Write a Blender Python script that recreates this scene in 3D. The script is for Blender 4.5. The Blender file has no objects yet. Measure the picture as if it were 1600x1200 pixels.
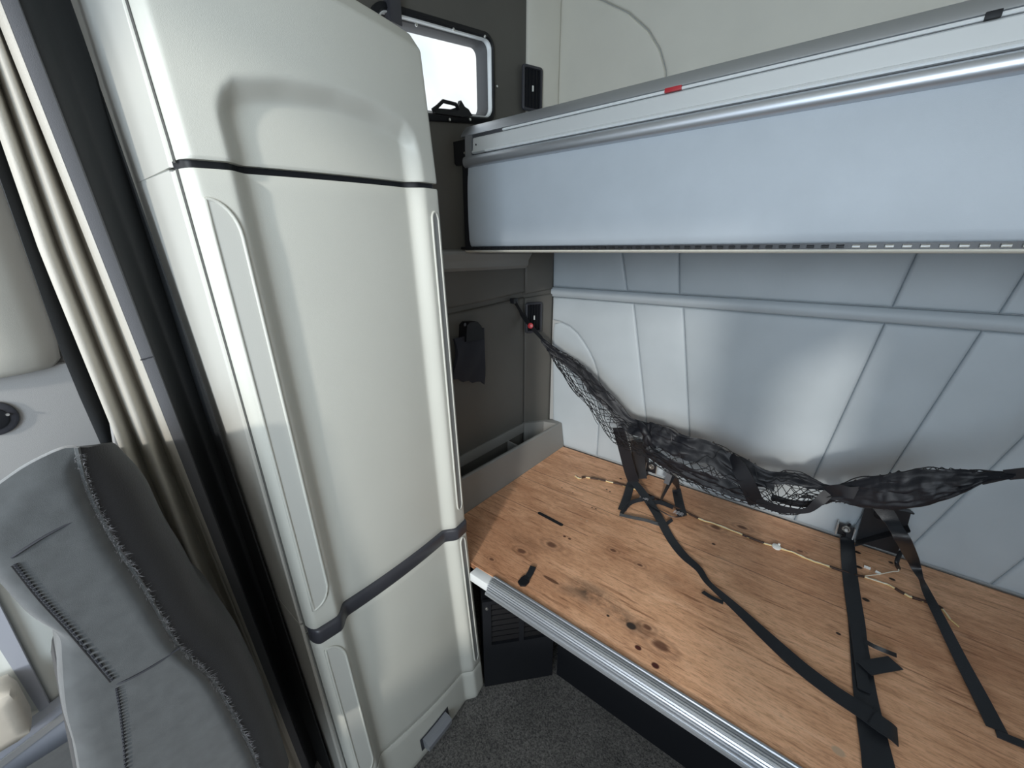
import bpy, bmesh, math, random
import numpy as np
from mathutils import Vector, Matrix, noise

random.seed(7)
SC = bpy.context.scene
COL = SC.collection

# ------------------------------------------------------------------ camera
F_PX = 630.0
CAM = np.array([0.0, 0.0, 1.5])
def _d(u, v): return np.array([(u - 800) / F_PX, (600 - v) / F_PX, -1.0])
_hz, _vx = 393.0, -40.0
_vy = 800 + (F_PX ** 2 + (600 - _hz) ** 2) / (800 - _vx)
_X = -_d(_vx, _hz); _X /= np.linalg.norm(_X)
_Y = _d(_vy, _hz); _Y /= np.linalg.norm(_Y)
ROT = np.stack([_X, _Y, np.cross(_X, _Y)])
cam_data = bpy.data.cameras.new('camera')
cam_data.sensor_width = 36.0
cam_data.lens = 36.0 * F_PX / 1600.0
cam_data.clip_start = 0.02
cam = bpy.data.objects.new('camera', cam_data)
M4 = Matrix.Identity(4)
for i in range(3):
    for j in range(3): M4[i][j] = ROT[i, j]
    M4[i][3] = CAM[i]
cam.matrix_world = M4
COL.objects.link(cam)
SC.camera = cam

# ------------------------------------------------------------------ world, lights, exposure
SC.view_settings.view_transform = 'Standard'
SC.view_settings.look = 'None'
SC.view_settings.gamma = 1.0
SC.view_settings.use_curve_mapping = False
SC.view_settings.exposure = 0.2

world = bpy.data.worlds.new('world'); SC.world = world
world.use_nodes = True
wn = world.node_tree.nodes; wl = world.node_tree.links
bg = wn['Background']
tc = wn.new('ShaderNodeTexCoord')
cl = wn.new('ShaderNodeTexNoise'); cl.inputs['Scale'].default_value = 2.2; cl.inputs['Detail'].default_value = 6
cr = wn.new('ShaderNodeValToRGB')
cr.color_ramp.elements[0].position = 0.34; cr.color_ramp.elements[0].color = (0.50, 0.70, 0.95, 1)
cr.color_ramp.elements[1].position = 0.50; cr.color_ramp.elements[1].color = (1, 1, 1, 1)
wl.new(tc.outputs['Generated'], cl.inputs['Vector'])
wl.new(cl.outputs['Fac'], cr.inputs['Fac'])
wl.new(cr.outputs['Color'], bg.inputs['Color'])
bg.inputs['Strength'].default_value = 1.1

def area(name, loc, target, sx, sy, power, col):
    l = bpy.data.lights.new(name, 'AREA'); l.shape = 'RECTANGLE'
    l.size = sx; l.size_y = sy; l.energy = power; l.color = col
    o = bpy.data.objects.new(name, l); o.location = loc
    o.rotation_euler = (Vector(target) - Vector(loc)).to_track_quat('-Z', 'Y').to_euler()
    COL.objects.link(o); return o
# daylight through the windshield and the two door windows
area('windshield_daylight', (0.28, -1.36, 1.60), (-0.75, 0.7, 1.35), 0.9, 0.95, 15.5, (0.73, 0.87, 1.0)).data.spread = math.radians(130)
area('right_window_daylight', (0.86, -0.62, 1.55), (-0.9, 0.15, 1.2), 0.62, 0.6, 5, (1.0, 0.97, 0.92))
area('left_window_daylight', (-1.22, -0.72, 1.55), (0.5, -0.3, 0.9), 0.62, 0.55, 5, (0.92, 0.96, 1.0))

sun_d = bpy.data.lights.new('sun', 'SUN'); sun_d.energy = 1.55; sun_d.angle = math.radians(3.5); sun_d.color = (1.0, 0.95, 0.87)
sun = bpy.data.objects.new('sun', sun_d); sun.location = (1.5, -5, 4)
sun.rotation_euler = Vector((-0.335, 0.94, -0.31)).to_track_quat('-Z', 'Y').to_euler(); COL.objects.link(sun)

# ------------------------------------------------------------------ pixel -> real plane helpers (survey of the photograph)
def ray(u, v): return ROT @ _d(u, v)
def onz(u, v, z): r = ray(u, v); return Vector(CAM + r * ((z - CAM[2]) / r[2]))
def onx(u, v, x): r = ray(u, v); return Vector(CAM + r * (x / r[0]))
def ony(u, v, y): r = ray(u, v); return Vector(CAM + r * (y / r[1]))

# ------------------------------------------------------------------ mesh helpers
ORG = {}
def link(name, verts, faces, mat, parent=None, smooth=35, props=None, recalc=True):
    verts = [Vector(v) for v in verts]
    if parent is not None: o = ORG[parent.name]
    else:
        lo = [min(v[i] for v in verts) for i in range(3)]; hi = [max(v[i] for v in verts) for i in range(3)]
        o = Vector(((lo[0] + hi[0]) / 2, (lo[1] + hi[1]) / 2, lo[2]))
    me = bpy.data.meshes.new(name)
    me.from_pydata([v - o for v in verts], [], faces)
    if recalc:
        bm = bmesh.new(); bm.from_mesh(me); bmesh.ops.recalc_face_normals(bm, faces=bm.faces); bm.to_mesh(me); bm.free()
    if smooth:
        me.polygons.foreach_set('use_smooth', [True] * len(me.polygons))
        if smooth < 180: me.set_sharp_from_angle(angle=math.radians(smooth))
    if mat is not None: me.materials.append(mat)
    ob = bpy.data.objects.new(name, me)
    COL.objects.link(ob)
    if parent is not None: ob.parent = parent
    else: ob.location = o
    ORG[ob.name] = o
    if props:
        for k, v in props.items(): ob[k] = v
    return ob
def thing(name, label, cat, loc, group=None):
    o = bpy.data.objects.new(name, None); o.empty_display_size = 0.05
    COL.objects.link(o); o.location = loc; o['label'] = label; o['category'] = cat
    if group: o['group'] = group
    ORG[o.name] = Vector(loc); return o
def T(label, cat, group=None):
    d = dict(label=label, category=cat)
    if group: d['group'] = group
    return d
ST = dict(kind='structure')

class MB:
    def __init__(s): s.v = []; s.f = []
    def add(s, vs, fs):
        n = len(s.v); s.v += [Vector(v) for v in vs]; s.f += [tuple(i + n for i in f) for f in fs]; return s
    def box(s, a, b, bev=0.0, rot=None, piv=None):
        bm = bmesh.new(); bmesh.ops.create_cube(bm, size=1.0)
        a = Vector(a); b = Vector(b); c = (a + b) / 2; d = b - a
        for v in bm.verts: v.co = Vector((v.co.x * d.x, v.co.y * d.y, v.co.z * d.z))
        if bev > 0: bmesh.ops.bevel(bm, geom=bm.edges[:], offset=min(bev, 0.49 * min(abs(d.x), abs(d.y), abs(d.z))), segments=2, affect='EDGES', profile=0.6)
        bm.verts.ensure_lookup_table()
        vs = [v.co.copy() for v in bm.verts]
        if rot is not None: vs = [rot @ v for v in vs]
        s.add([v + c for v in vs], [[q.index for q in f.verts] for f in bm.faces]); bm.free(); return s
    def tube(s, pts, r, n=6, closed=False, cap=True):
        pts = [Vector(p) for p in pts]; N = len(pts)
        rr = r if isinstance(r, (list, tuple)) else [r] * N
        up = Vector((0.13, 0.21, 0.97)).normalized(); vs = []
        for i, p in enumerate(pts):
            a = pts[(i - 1) % N] if (closed or i > 0) else p; b = pts[(i + 1) % N] if (closed or i < N - 1) else p
            t = (b - a).normalized() if (b - a).length > 1e-9 else Vector((1, 0, 0))
            x = t.cross(up)
            if x.length < 1e-3: x = t.cross(Vector((1, 0, 0)))
            x.normalize(); y = t.cross(x).normalized()
            for k in range(n):
                an = 2 * math.pi * k / n; vs.append(p + (x * math.cos(an) + y * math.sin(an)) * rr[i])
        fs = []
        for i in range(N if closed else N - 1):
            j = (i + 1) % N
            for k in range(n): fs.append((i * n + k, i * n + (k + 1) % n, j * n + (k + 1) % n, j * n + k))
        if cap and not closed: fs += [tuple(range(n)), tuple((N - 1) * n + k for k in range(n))]
        return s.add(vs, fs)
    def prism(s, poly, d):
        """closed polygon (3D) extruded by vector d"""
        n = len(poly); d = Vector(d); vs = [Vector(p) for p in poly]; vs += [v + d for v in vs]
        return s.add(vs, [tuple(range(n)), tuple(range(n, 2 * n))] + [(i, (i + 1) % n, n + (i + 1) % n, n + i) for i in range(n)])
    def disc(s, c, ax, r, h, n=16):
        ax = Vector(ax).normalized(); x = ax.orthogonal().normalized(); y = ax.cross(x); c = Vector(c)
        ring = lambda rad, off: [c + ax * off + (x * math.cos(2 * math.pi * k / n) + y * math.sin(2 * math.pi * k / n)) * rad for k in range(n)]
        vs = ring(r, 0) + ring(r, h * 0.75) + ring(r * 0.85, h)
        fs = [(i, (i + 1) % n, n + (i + 1) % n, n + i) for i in range(n)] + [(n + i, n + (i + 1) % n, 2 * n + (i + 1) % n, 2 * n + i) for i in range(n)]
        fs += [tuple(range(n)), tuple(range(2 * n, 3 * n))]
        return s.add(vs, fs)
    def grid(s, rows, closed_u=False):
        m = len(rows); n = len(rows[0]); vs = [p for r in rows for p in r]; fs = []
        for i in range(m - 1):
            for j in range(n if closed_u else n - 1):
                k = (j + 1) % n; fs.append((i * n + j, i * n + k, (i + 1) * n + k, (i + 1) * n + j))
        return s.add(vs, fs)
    def sheet(s, rows, th):
        """surface grid with thickness th along its own normals"""
        m = len(rows); n = len(rows[0]); R = [[Vector(p) for p in r] for r in rows]; back = []
        for i in range(m):
            br = []
            for j in range(n):
                a = R[min(i + 1, m - 1)][j] - R[max(i - 1, 0)][j]; b = R[i][min(j + 1, n - 1)] - R[i][max(j - 1, 0)]
                nn = a.cross(b)
                nn = nn.normalized() if nn.length > 1e-12 else Vector((0, 0, 1))
                br.append(R[i][j] - nn * th)
            back.append(br)
        o = len(s.v); s.grid(R); o2 = len(s.v); s.grid(back)
        idx = [(0, j) for j in range(n)] + [(i, n - 1) for i in range(1, m)] + [(m - 1, j) for j in range(n - 2, -1, -1)] + [(i, 0) for i in range(m - 2, 0, -1)]
        L = len(idx)
        for k in range(L):
            a = idx[k]; b = idx[(k + 1) % L]
            s.f.append((o + a[0] * n + a[1], o + b[0] * n + b[1], o2 + b[0] * n + b[1], o2 + a[0] * n + a[1]))
        return s
    def ribbon(s, pts, widths, sides, th=0.0016):
        """webbing: centre points, widths, side vectors"""
        N = len(pts); rows = []
        for i in range(N):
            w = widths[i] if isinstance(widths, (list, tuple)) else widths
            sd = Vector(sides[i] if isinstance(sides, list) else sides).normalized()
            p = Vector(pts[i]); rows.append([p + sd * (w * k / 2) for k in (-1, -0.5, 0, 0.5, 1)])
        return s.sheet(rows, th)
    def build(s, name, mat, parent=None, smooth=35, props=None): return link(name, s.v, s.f, mat, parent, smooth, props)

def cat_rom(pts, n=8):
    pts = [Vector(p) for p in pts]; out = []
    for i in range(len(pts) - 1):
        p0 = pts[max(i - 1, 0)]; p1 = pts[i]; p2 = pts[i + 1]; p3 = pts[min(i + 2, len(pts) - 1)]
        for k in range(n):
            t = k / n
            out.append(0.5 * ((2 * p1) + (p2 - p0) * t + (2 * p0 - 5 * p1 + 4 * p2 - p3) * t * t + (3 * p1 - p0 - 3 * p2 + p3) * t ** 3))
    out.append(pts[-1]); return out
def lerp(a, b, t): return a + (b - a) * t
def interp(x, xs, ys): return float(np.interp(x, xs, ys))
def smooth01(t): t = max(0.0, min(1.0, t)); return t * t * (3 - 2 * t)

# ------------------------------------------------------------------ materials
def mat_new(name):
    m = bpy.data.materials.new(name); m.use_nodes = True
    nt = m.node_tree; b = nt.nodes['Principled BSDF']; return m, nt, b
def simple(name, col, rough=0.5, metal=0.0, bump=0.0, bscale=300.0, var=0.0, vscale=6.0, spec=0.5, sheen=0.0):
    m, nt, b = mat_new(name); N = nt.nodes; L = nt.links
    b.inputs['Base Color'].default_value = (*col, 1); b.inputs['Roughness'].default_value = rough
    b.inputs['Metallic'].default_value = metal; b.inputs['Specular IOR Level'].default_value = spec
    if sheen: b.inputs['Sheen Weight'].default_value = sheen
    g = N.new('ShaderNodeNewGeometry')
    if var:
        n = N.new('ShaderNodeTexNoise'); n.inputs['Scale'].default_value = vscale; n.inputs['Detail'].default_value = 5
        L.new(g.outputs['Position'], n.inputs['Vector'])
        r = N.new('ShaderNodeValToRGB'); r.color_ramp.elements[0].position = 0.3; r.color_ramp.elements[1].position = 0.7
        r.color_ramp.elements[0].color = (*[c * (1 - var) for c in col], 1); r.color_ramp.elements[1].color = (*[min(1, c * (1 + var)) for c in col], 1)
        L.new(n.outputs['Fac'], r.inputs['Fac']); L.new(r.outputs['Color'], b.inputs['Base Color'])
    if bump:
        n2 = N.new('ShaderNodeTexNoise'); n2.inputs['Scale'].default_value = bscale; n2.inputs['Detail'].default_value = 3
        L.new(g.outputs['Position'], n2.inputs['Vector'])
        bp = N.new('ShaderNodeBump'); bp.inputs['Strength'].default_value = bump; bp.inputs['Distance'].default_value = 0.001
        L.new(n2.outputs['Fac'], bp.inputs['Height']); L.new(bp.outputs['Normal'], b.inputs['Normal'])
    return m
M = {}
M['cabinet'] = simple('cabinet_plastic', (0.57, 0.575, 0.525), 0.42, bump=0.25, bscale=900, var=0.03, vscale=3)
M['cabinet_side'] = simple('cabinet_side_plastic', (0.56, 0.56, 0.52), 0.4, bump=0.2, bscale=900, var=0.03, vscale=4)
M['inlay'] = simple('inlay_plastic', (0.53, 0.535, 0.50), 0.5, bump=0.15, bscale=700)
M['inlay_dark'] = simple('inlay_grey', (0.25, 0.255, 0.25), 0.5, bump=0.15, bscale=700)
M['latch'] = simple('latch_grey', (0.22, 0.23, 0.25), 0.35)
M['inlay_gap'] = simple('gap_grey', (0.10, 0.10, 0.095), 0.7, spec=0.2)
M['charcoal'] = simple('charcoal_plastic', (0.045, 0.046, 0.055), 0.4, bump=0.1, bscale=900)
M['vinyl'] = simple('padded_vinyl', (0.415, 0.465, 0.50), 0.5, bump=0.3, bscale=1200, var=0.05, vscale=5)
M['vinyl_dark'] = simple('seam_thread', (0.36, 0.37, 0.37), 0.7)
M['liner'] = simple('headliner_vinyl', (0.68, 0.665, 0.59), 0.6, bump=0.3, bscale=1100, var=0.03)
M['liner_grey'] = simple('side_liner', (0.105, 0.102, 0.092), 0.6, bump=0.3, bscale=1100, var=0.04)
M['panel_fabric'] = simple('bunk_panel_vinyl', (0.43, 0.475, 0.52), 0.5, bump=0.25, bscale=900, var=0.04, vscale=7)
M['alu'] = simple('anodised_aluminium', (0.55, 0.575, 0.61), 0.40, metal=0.8, bump=0.05, bscale=600)
M['alu_white'] = simple('pale_strip', (0.80, 0.83, 0.84), 0.35, metal=0.1)
M['groove'] = simple('groove_rubber', (0.05, 0.052, 0.06), 0.6)
M['insert'] = simple('grey_insert', (0.60, 0.62, 0.62), 0.45, metal=0.2)
M['black'] = simple('black_plastic', (0.009, 0.010, 0.013), 0.5, bump=0.1, bscale=500, spec=0.3)
M['black_metal'] = simple('black_painted_steel', (0.010, 0.011, 0.014), 0.4, bump=0.1, bscale=300)
M['louvre'] = simple('louvre_black', (0.004, 0.004, 0.005), 0.5, spec=0.12)
M['webbing'] = simple('black_webbing', (0.013, 0.015, 0.019), 0.38, bump=0.8, bscale=500, spec=0.65)
M['satin'] = simple('black_satin_hem', (0.008, 0.009, 0.013), 0.5, bump=0.5, bscale=700, spec=0.45)
M['cord'] = simple('black_cord', (0.012, 0.013, 0.016), 0.5)
M['pouch'] = simple('navy_cloth', (0.018, 0.021, 0.032), 0.8, bump=0.4, bscale=700)
M['steel'] = simple('zinc_steel', (0.72, 0.72, 0.70), 0.3, metal=0.95)
M['tray'] = simple('tray_plastic', (0.22, 0.22, 0.21), 0.5, bump=0.2, bscale=900)
M['tray_dark'] = simple('tray_inside', (0.15, 0.16, 0.165), 0.5)
M['red'] = simple('red_marker', (0.42, 0.02, 0.03), 0.4)
M['white'] = simple('white_plastic', (0.82, 0.83, 0.80), 0.4)
M['wire_y'] = simple('yellow_wire', (0.85, 0.66, 0.30), 0.45)
M['wire_w'] = simple('white_wire', (0.85, 0.80, 0.66), 0.45)
M['tape'] = simple('brown_tape', (0.045, 0.022, 0.014), 0.6)
M['curtain_beige'] = simple('curtain_leatherette', (0.47, 0.445, 0.395), 0.45, bump=0.5, bscale=500)
M['curtain_black'] = simple('curtain_blackout', (0.010, 0.012, 0.014), 0.7, bump=0.3, bscale=500)
M['tape_grey'] = simple('curtain_edge_tape', (0.10, 0.102, 0.112), 0.8, bump=0.5, bscale=700)
M['seat'] = simple('seat_velour', (0.070, 0.076, 0.080), 0.95, bump=0.35, bscale=1800, var=0.16, vscale=45, sheen=0.4)
M['seat_back'] = simple('seat_back_fabric', (0.022, 0.022, 0.025), 0.95, bump=0.5, bscale=500, sheen=0.2)
M['fuzz'] = simple('worn_fuzz', (0.34, 0.34, 0.36), 1.0)
M['stitch'] = simple('dark_stitching', (0.03, 0.032, 0.04), 0.8)
M['trim_beige'] = simple('pillar_trim', (0.60, 0.58, 0.52), 0.5, bump=0.2, bscale=900)
M['trim_grey'] = simple('door_trim_grey', (0.36, 0.36, 0.36), 0.55, bump=0.3, bscale=900)
M['door_cream'] = simple('door_panel_cream', (0.72, 0.74, 0.70), 0.5)
M['door_grey'] = simple('door_strip_grey', (0.42, 0.44, 0.50), 0.45)
M['bag'] = simple('cream_armrest', (0.70, 0.64, 0.55), 0.6, var=0.1, vscale=20)
M['shell'] = simple('cab_liner', (0.40, 0.39, 0.36), 0.7)
M['dash'] = simple('dash_plastic', (0.10, 0.10, 0.105), 0.6)

def mat_glass():
    m, nt, b = mat_new('window_glass'); N = nt.nodes; L = nt.links
    tr = N.new('ShaderNodeBsdfTransparent'); tr.inputs['Color'].default_value = (0.96, 0.98, 0.98, 1)
    gl = N.new('ShaderNodeBsdfGlossy'); gl.inputs['Roughness'].default_value = 0.03
    mx = N.new('ShaderNodeMixShader'); mx.inputs['Fac'].default_value = 0.06
    L.new(tr.outputs[0], mx.inputs[1]); L.new(gl.outputs[0], mx.inputs[2]); L.new(mx.outputs[0], N['Material Output'].inputs['Surface'])
    return m
M['glass'] = mat_glass()

def mat_carpet():
    m, nt, b = mat_new('grey_carpet'); N = nt.nodes; L = nt.links
    g = N.new('ShaderNodeNewGeometry')
    n = N.new('ShaderNodeTexNoise'); n.inputs['Scale'].default_value = 170; n.inputs['Detail'].default_value = 4; n.inputs['Roughness'].default_value = 0.8
    L.new(g.outputs['Position'], n.inputs['Vector'])
    r = N.new('ShaderNodeValToRGB'); e = r.color_ramp.elements
    e[0].position = 0.33; e[0].color = (0.022, 0.023, 0.024, 1); e[1].position = 0.70; e[1].color = (0.30, 0.285, 0.265, 1)
    L.new(n.outputs['Fac'], r.inputs['Fac'])
    n2 = N.new('ShaderNodeTexNoise'); n2.inputs['Scale'].default_value = 9; L.new(g.outputs['Position'], n2.inputs['Vector'])
    mm = N.new('ShaderNodeMix'); mm.data_type = 'RGBA'; mm.blend_type = 'MULTIPLY'; mm.inputs['Factor'].default_value = 0.5
    r2 = N.new('ShaderNodeValToRGB'); r2.color_ramp.elements[0].position = 0.35; r2.color_ramp.elements[1].position = 0.65; r2.color_ramp.elements[0].color = (0.55, 0.55, 0.55, 1)
    L.new(n2.outputs['Fac'], r2.inputs['Fac'])
    L.new(r.outputs['Color'], mm.inputs['A']); L.new(r2.outputs['Color'], mm.inputs['B']); L.new(mm.outputs['Result'], b.inputs['Base Color'])
    bp = N.new('ShaderNodeBump'); bp.inputs['Strength'].default_value = 1; bp.inputs['Distance'].default_value = 0.006
    L.new(n.outputs['Fac'], bp.inputs['Height']); L.new(bp.outputs['Normal'], b.inputs['Normal'])
    b.inputs['Roughness'].default_value = 1.0
    return m
M['carpet'] = mat_carpet()

ZB = 0.50            # plywood top
def mat_plywood():
    m, nt, b = mat_new('bare_plywood'); N = nt.nodes; L = nt.links
    g = N.new('ShaderNodeNewGeometry')
    def val(op, a, c=None, d=None):
        x = N.new('ShaderNodeMath'); x.operation = op
        for i, q in enumerate((a, c, d)):
            if q is None: continue
            if isinstance(q, (int, float)): x.inputs[i].default_value = q
            else: L.new(q, x.inputs[i])
        return x.outputs[0]
    def ramp(src, stops):
        r = N.new('ShaderNodeValToRGB'); e = r.color_ramp.elements
        e[0].position, e[0].color = stops[0][0], (*stops[0][1], 1); e[1].position, e[1].color = stops[-1][0], (*stops[-1][1], 1)
        for p, c in stops[1:-1]:
            k = e.new(p); k.color = (*c, 1)
        L.new(src, r.inputs['Fac']); return r.outputs['Color']
    def mix(a, c, fac, mode='MIX'):
        x = N.new('ShaderNodeMix'); x.data_type = 'RGBA'; x.blend_type = mode
        if isinstance(fac, (int, float)): x.inputs['Factor'].default_value = fac
        else: L.new(fac, x.inputs['Factor'])
        for k, q in (('A', a), ('B', c)):
            if isinstance(q, tuple): x.inputs[k].default_value = (*q, 1)
            else: L.new(q, x.inputs[k])
        return x.outputs['Result']
    def noise_(sc, scale=1.0, detail=5, rough=0.6, dist=0.0):
        mp = N.new('ShaderNodeMapping'); mp.inputs['Scale'].default_value = sc; L.new(g.outputs['Position'], mp.inputs['Vector'])
        n = N.new('ShaderNodeTexNoise'); n.inputs['Scale'].default_value = scale; n.inputs['Detail'].default_value = detail; n.inputs['Roughness'].default_value = rough; n.inputs['Distortion'].default_value = dist
        L.new(mp.outputs[0], n.inputs['Vector']); return n.outputs['Fac']
    grain = noise_((3.6, 24, 20), 1.5, 9, 0.72, 0.6)
    col = ramp(grain, [(0.26, (0.54, 0.290, 0.160)), (0.45, (0.76, 0.430, 0.250)), (0.58, (0.86, 0.510, 0.310)), (0.75, (0.92, 0.60, 0.395))])
    fine = noise_((26, 150, 60), 1.5, 5, 0.75)
    col = mix(col, ramp(fine, [(0.30, (0.42, 0.36, 0.31)), (0.52, (1, 1, 1))]), 0.75, 'MULTIPLY')
    streak = noise_((5.5, 80, 30), 1.3, 4, 0.6)
    col = mix(col, ramp(streak, [(0.57, (1, 1, 1)), (0.70, (0.36, 0.27, 0.21))]), 0.8, 'MULTIPLY')
    blot = noise_((2.6, 3.8, 3), 1.0, 4, 0.6)
    col = mix(col, ramp(blot, [(0.36, (0.55, 0.44, 0.37)), (0.58, (1, 1, 1))]), 0.65, 'MULTIPLY')
    # grey soiling patches
    st = noise_((5, 6.5, 5), 1.4, 6, 0.7)
    def dist(u, v, sx=1.0, sy=1.0):
        p = onz(u, v, ZB)
        s = N.new('ShaderNodeVectorMath'); s.operation = 'SUBTRACT'; L.new(g.outputs['Position'], s.inputs[0]); s.inputs[1].default_value = p
        mlt = N.new('ShaderNodeVectorMath'); mlt.operation = 'MULTIPLY'; L.new(s.outputs[0], mlt.inputs[0]); mlt.inputs[1].default_value = (1 / sx, 1 / sy, 0)
        ln = N.new('ShaderNodeVectorMath'); ln.operation = 'LENGTH'; L.new(mlt.outputs[0], ln.inputs[0]); return ln.outputs['Value']
    def soft(dv, r0, r1):
        mr = N.new('ShaderNodeMapRange'); mr.inputs['From Min'].default_value = r0; mr.inputs['From Max'].default_value = r1
        mr.inputs['To Min'].default_value = 1; mr.inputs['To Max'].default_value = 0; L.new(dv, mr.inputs['Value']); return mr.outputs[0]
    stv = val('MULTIPLY', soft(st, 0.56, 0.40), 1.0)
    for (u, v, sx, sy, k) in [(925, 930, 0.13, 0.055, 0.85), (980, 970, 0.09, 0.04, 0.75), (870, 915, 0.07, 0.03, 0.5), (1040, 905, 0.07, 0.04, 0.35), (1105, 880, 0.06, 0.03, 0.3), (820, 845, 0.10, 0.04, 0.3)]:
        f = val('MULTIPLY', soft(dist(u, v, sx, sy), 0.2, 1.0), val('MULTIPLY', stv, k))
        col = mix(col, (0.060, 0.042, 0.030), f)
    # knots with rings
    for (u, v, r) in [(862, 851, 0.016), (815, 861, 0.013), (1032, 1009, 0.018), (958, 860, 0.009), (1118, 824, 0.016), (1000, 883, 0.008), (1012, 980, 0.010), (768, 874, 0.007), (1160, 824, 0.014), (1250, 861, 0.008)]:
        dv = val('ADD', dist(u, v, 1.7, 1.0), val('MULTIPLY', val('SUBTRACT', grain, 0.5), r * 1.2))
        rings = val('SINE', val('MULTIPLY', dv, 5.2 / r))
        halo = val('MULTIPLY', soft(dv, r * 0.9, r * 3.2), val('MULTIPLY', val('ADD', rings, 1.0), 0.22))
        col = mix(col, (0.13, 0.055, 0.028), halo)
        col = mix(col, (0.105, 0.040, 0.022), val('MULTIPLY', soft(dv, r * 0.55, r * 1.0), 0.8))
    # red-brown spots, screw holes
    for (u, v, r, c) in [(997, 1012, 0.0075, (0.07, 0.014, 0.009)), (1024, 1040, 0.0085, (0.065, 0.014, 0.009)), (986, 978, 0.012, (0.04, 0.028, 0.022)),
                         (925, 793, 0.0035, (0.03, 0.015, 0.01)), (931, 795, 0.0035, (0.03, 0.015, 0.01)), (908, 811, 0.003, (0.55, 0.4, 0.28)), (917, 814, 0.003, (0.55, 0.4, 0.28)),
                         (882, 838, 0.005, (0.12, 0.04, 0.02)), (890, 842, 0.005, (0.12, 0.04, 0.02)), (1340, 863, 0.008, (0.02, 0.012, 0.01)), (1342, 886, 0.008, (0.02, 0.012, 0.01)),
                         (1392, 879, 0.006, (0.02, 0.012, 0.01)), (1394, 905, 0.007, (0.02, 0.012, 0.01)), (1353, 937, 0.008, (0.03, 0.018, 0.012)), (1310, 1174, 0.010, (0.52, 0.36, 0.24)),
                         (948, 765, 0.004, (0.04, 0.02, 0.012)), (953, 768, 0.004, (0.04, 0.02, 0.012)), (1310, 990, 0.005, (0.03, 0.015, 0.01)), (950, 962, 0.004, (0.05, 0.03, 0.02)),
                         (1115, 850, 0.0055, (0.05, 0.02, 0.012)), (970, 748, 0.006, (0.05, 0.02, 0.012)), (878, 762, 0.003, (0.04, 0.02, 0.012)), (895, 770, 0.003, (0.04, 0.02, 0.012))]:
        col = mix(col, c, soft(dist(u, v, 1.25, 1.0), r * 0.75, r * 1.1))
    # filler plug: an elongated brown patch
    col = mix(col, (0.085, 0.032, 0.016), val('MULTIPLY', soft(dist(861, 906, 0.034, 0.007), 0.75, 1.0), 0.85))
    # two hairline veneer joints running along the board
    sep = N.new('ShaderNodeSeparateXYZ'); L.new(g.outputs['Position'], sep.inputs[0])
    for (u, v, xmax) in [(835, 735, -0.35), (790, 778, -0.55), (950, 800, 0.3)]:
        p = onz(u, v, ZB)
        dy = val('ABSOLUTE', val('SUBTRACT', sep.outputs['Y'], float(p.y)))
        f = val('MULTIPLY', soft(dy, 0.0008, 0.0022), val('LESS_THAN', sep.outputs['X'], xmax))
        col = mix(col, (0.05, 0.022, 0.012), val('MULTIPLY', f, 0.7))
    L.new(col, b.inputs['Base Color'])
    b.inputs['Roughness'].default_value = 0.62
    bp = N.new('ShaderNodeBump'); bp.inputs['Strength'].default_value = 0.3; bp.inputs['Distance'].default_value = 0.001
    L.new(fine, bp.inputs['Height']); L.new(bp.outputs['Normal'], b.inputs['Normal'])
    return m
M['ply'] = mat_plywood()

# ================================================================== SETTING
ZF = -0.08           # cab floor
XL, XR = -1.17, 0.83 # sleeper side walls
YR = 1.725           # rear wall face
ZC = 2.62            # ceiling
XD = -1.26           # front door skin
YF = -1.38           # windshield plane
MB().box((XD - 0.04, YF - 0.05, ZF - 0.05), (XR + 0.1, YR + 0.1, ZF)).build('floor', M['carpet'], smooth=0, props=ST)
MB().box((XD - 0.04, YF - 0.05, ZC), (XR + 0.1, YR + 0.1, ZC + 0.05)).build('ceiling', M['liner'], smooth=0, props=ST)

# rear wall: backing with padded panels
wr = MB().box((XL - 0.04, YR + 0.012, ZF), (XR + 0.04, YR + 0.07, ZC)).build('wall_rear', M['vinyl_dark'], smooth=0, props=ST)
def pad(parent, poly, nrm, mat, name='padded_panel', inset=0.006, puff=0.012, base=0.012):
    """cushion panel: polygon on the wall face, rounded up from a recessed joint"""
    nrm = Vector(nrm).normalized(); poly = [Vector(p) for p in poly]
    dense = []
    for i in range(len(poly)):
        a = poly[i]; b_ = poly[(i + 1) % len(poly)]
        k = max(1, int((b_ - a).length / 0.08))
        dense += [a.lerp(b_, q / k) for q in range(k)]
    bm = bmesh.new(); vs = [bm.verts.new(p - nrm * base) for p in dense]; f = bm.faces.new(vs)
    f.normal_update()
    if f.normal.dot(nrm) < 0: f.normal_flip()
    for th, dp in ((0.0015, base * 0.55), (inset * 0.5, base * 0.35), (inset, base * 0.10), (0.012, puff * 0.16), (0.025, puff * 0.14)):
        bmesh.ops.inset_region(bm, faces=[f], thickness=th, depth=dp, use_even_offset=True, use_boundary=True)
    bmesh.ops.triangulate(bm, faces=[q for q in bm.faces if len(q.verts) > 4])
    bm.verts.index_update()
    ob = link(name, [v.co.copy() for v in bm.verts], [[v.index for v in q.verts] for q in bm.faces], mat, parent, smooth=60, recalc=False)
    bm.free(); return ob
NR = (0, -1, 0)
def W(x, z): return Vector((x, YR, z))
ZS0, ZS1, ZT = 1.285, 1.335, 1.56
low = [[-1.105, -1.075], [-0.687, -0.520], [-0.478, -0.340], [0.138, 0.040], [0.347, 0.205], [0.585, 0.352], [0.80, 0.56], [XR, XR]]
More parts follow.
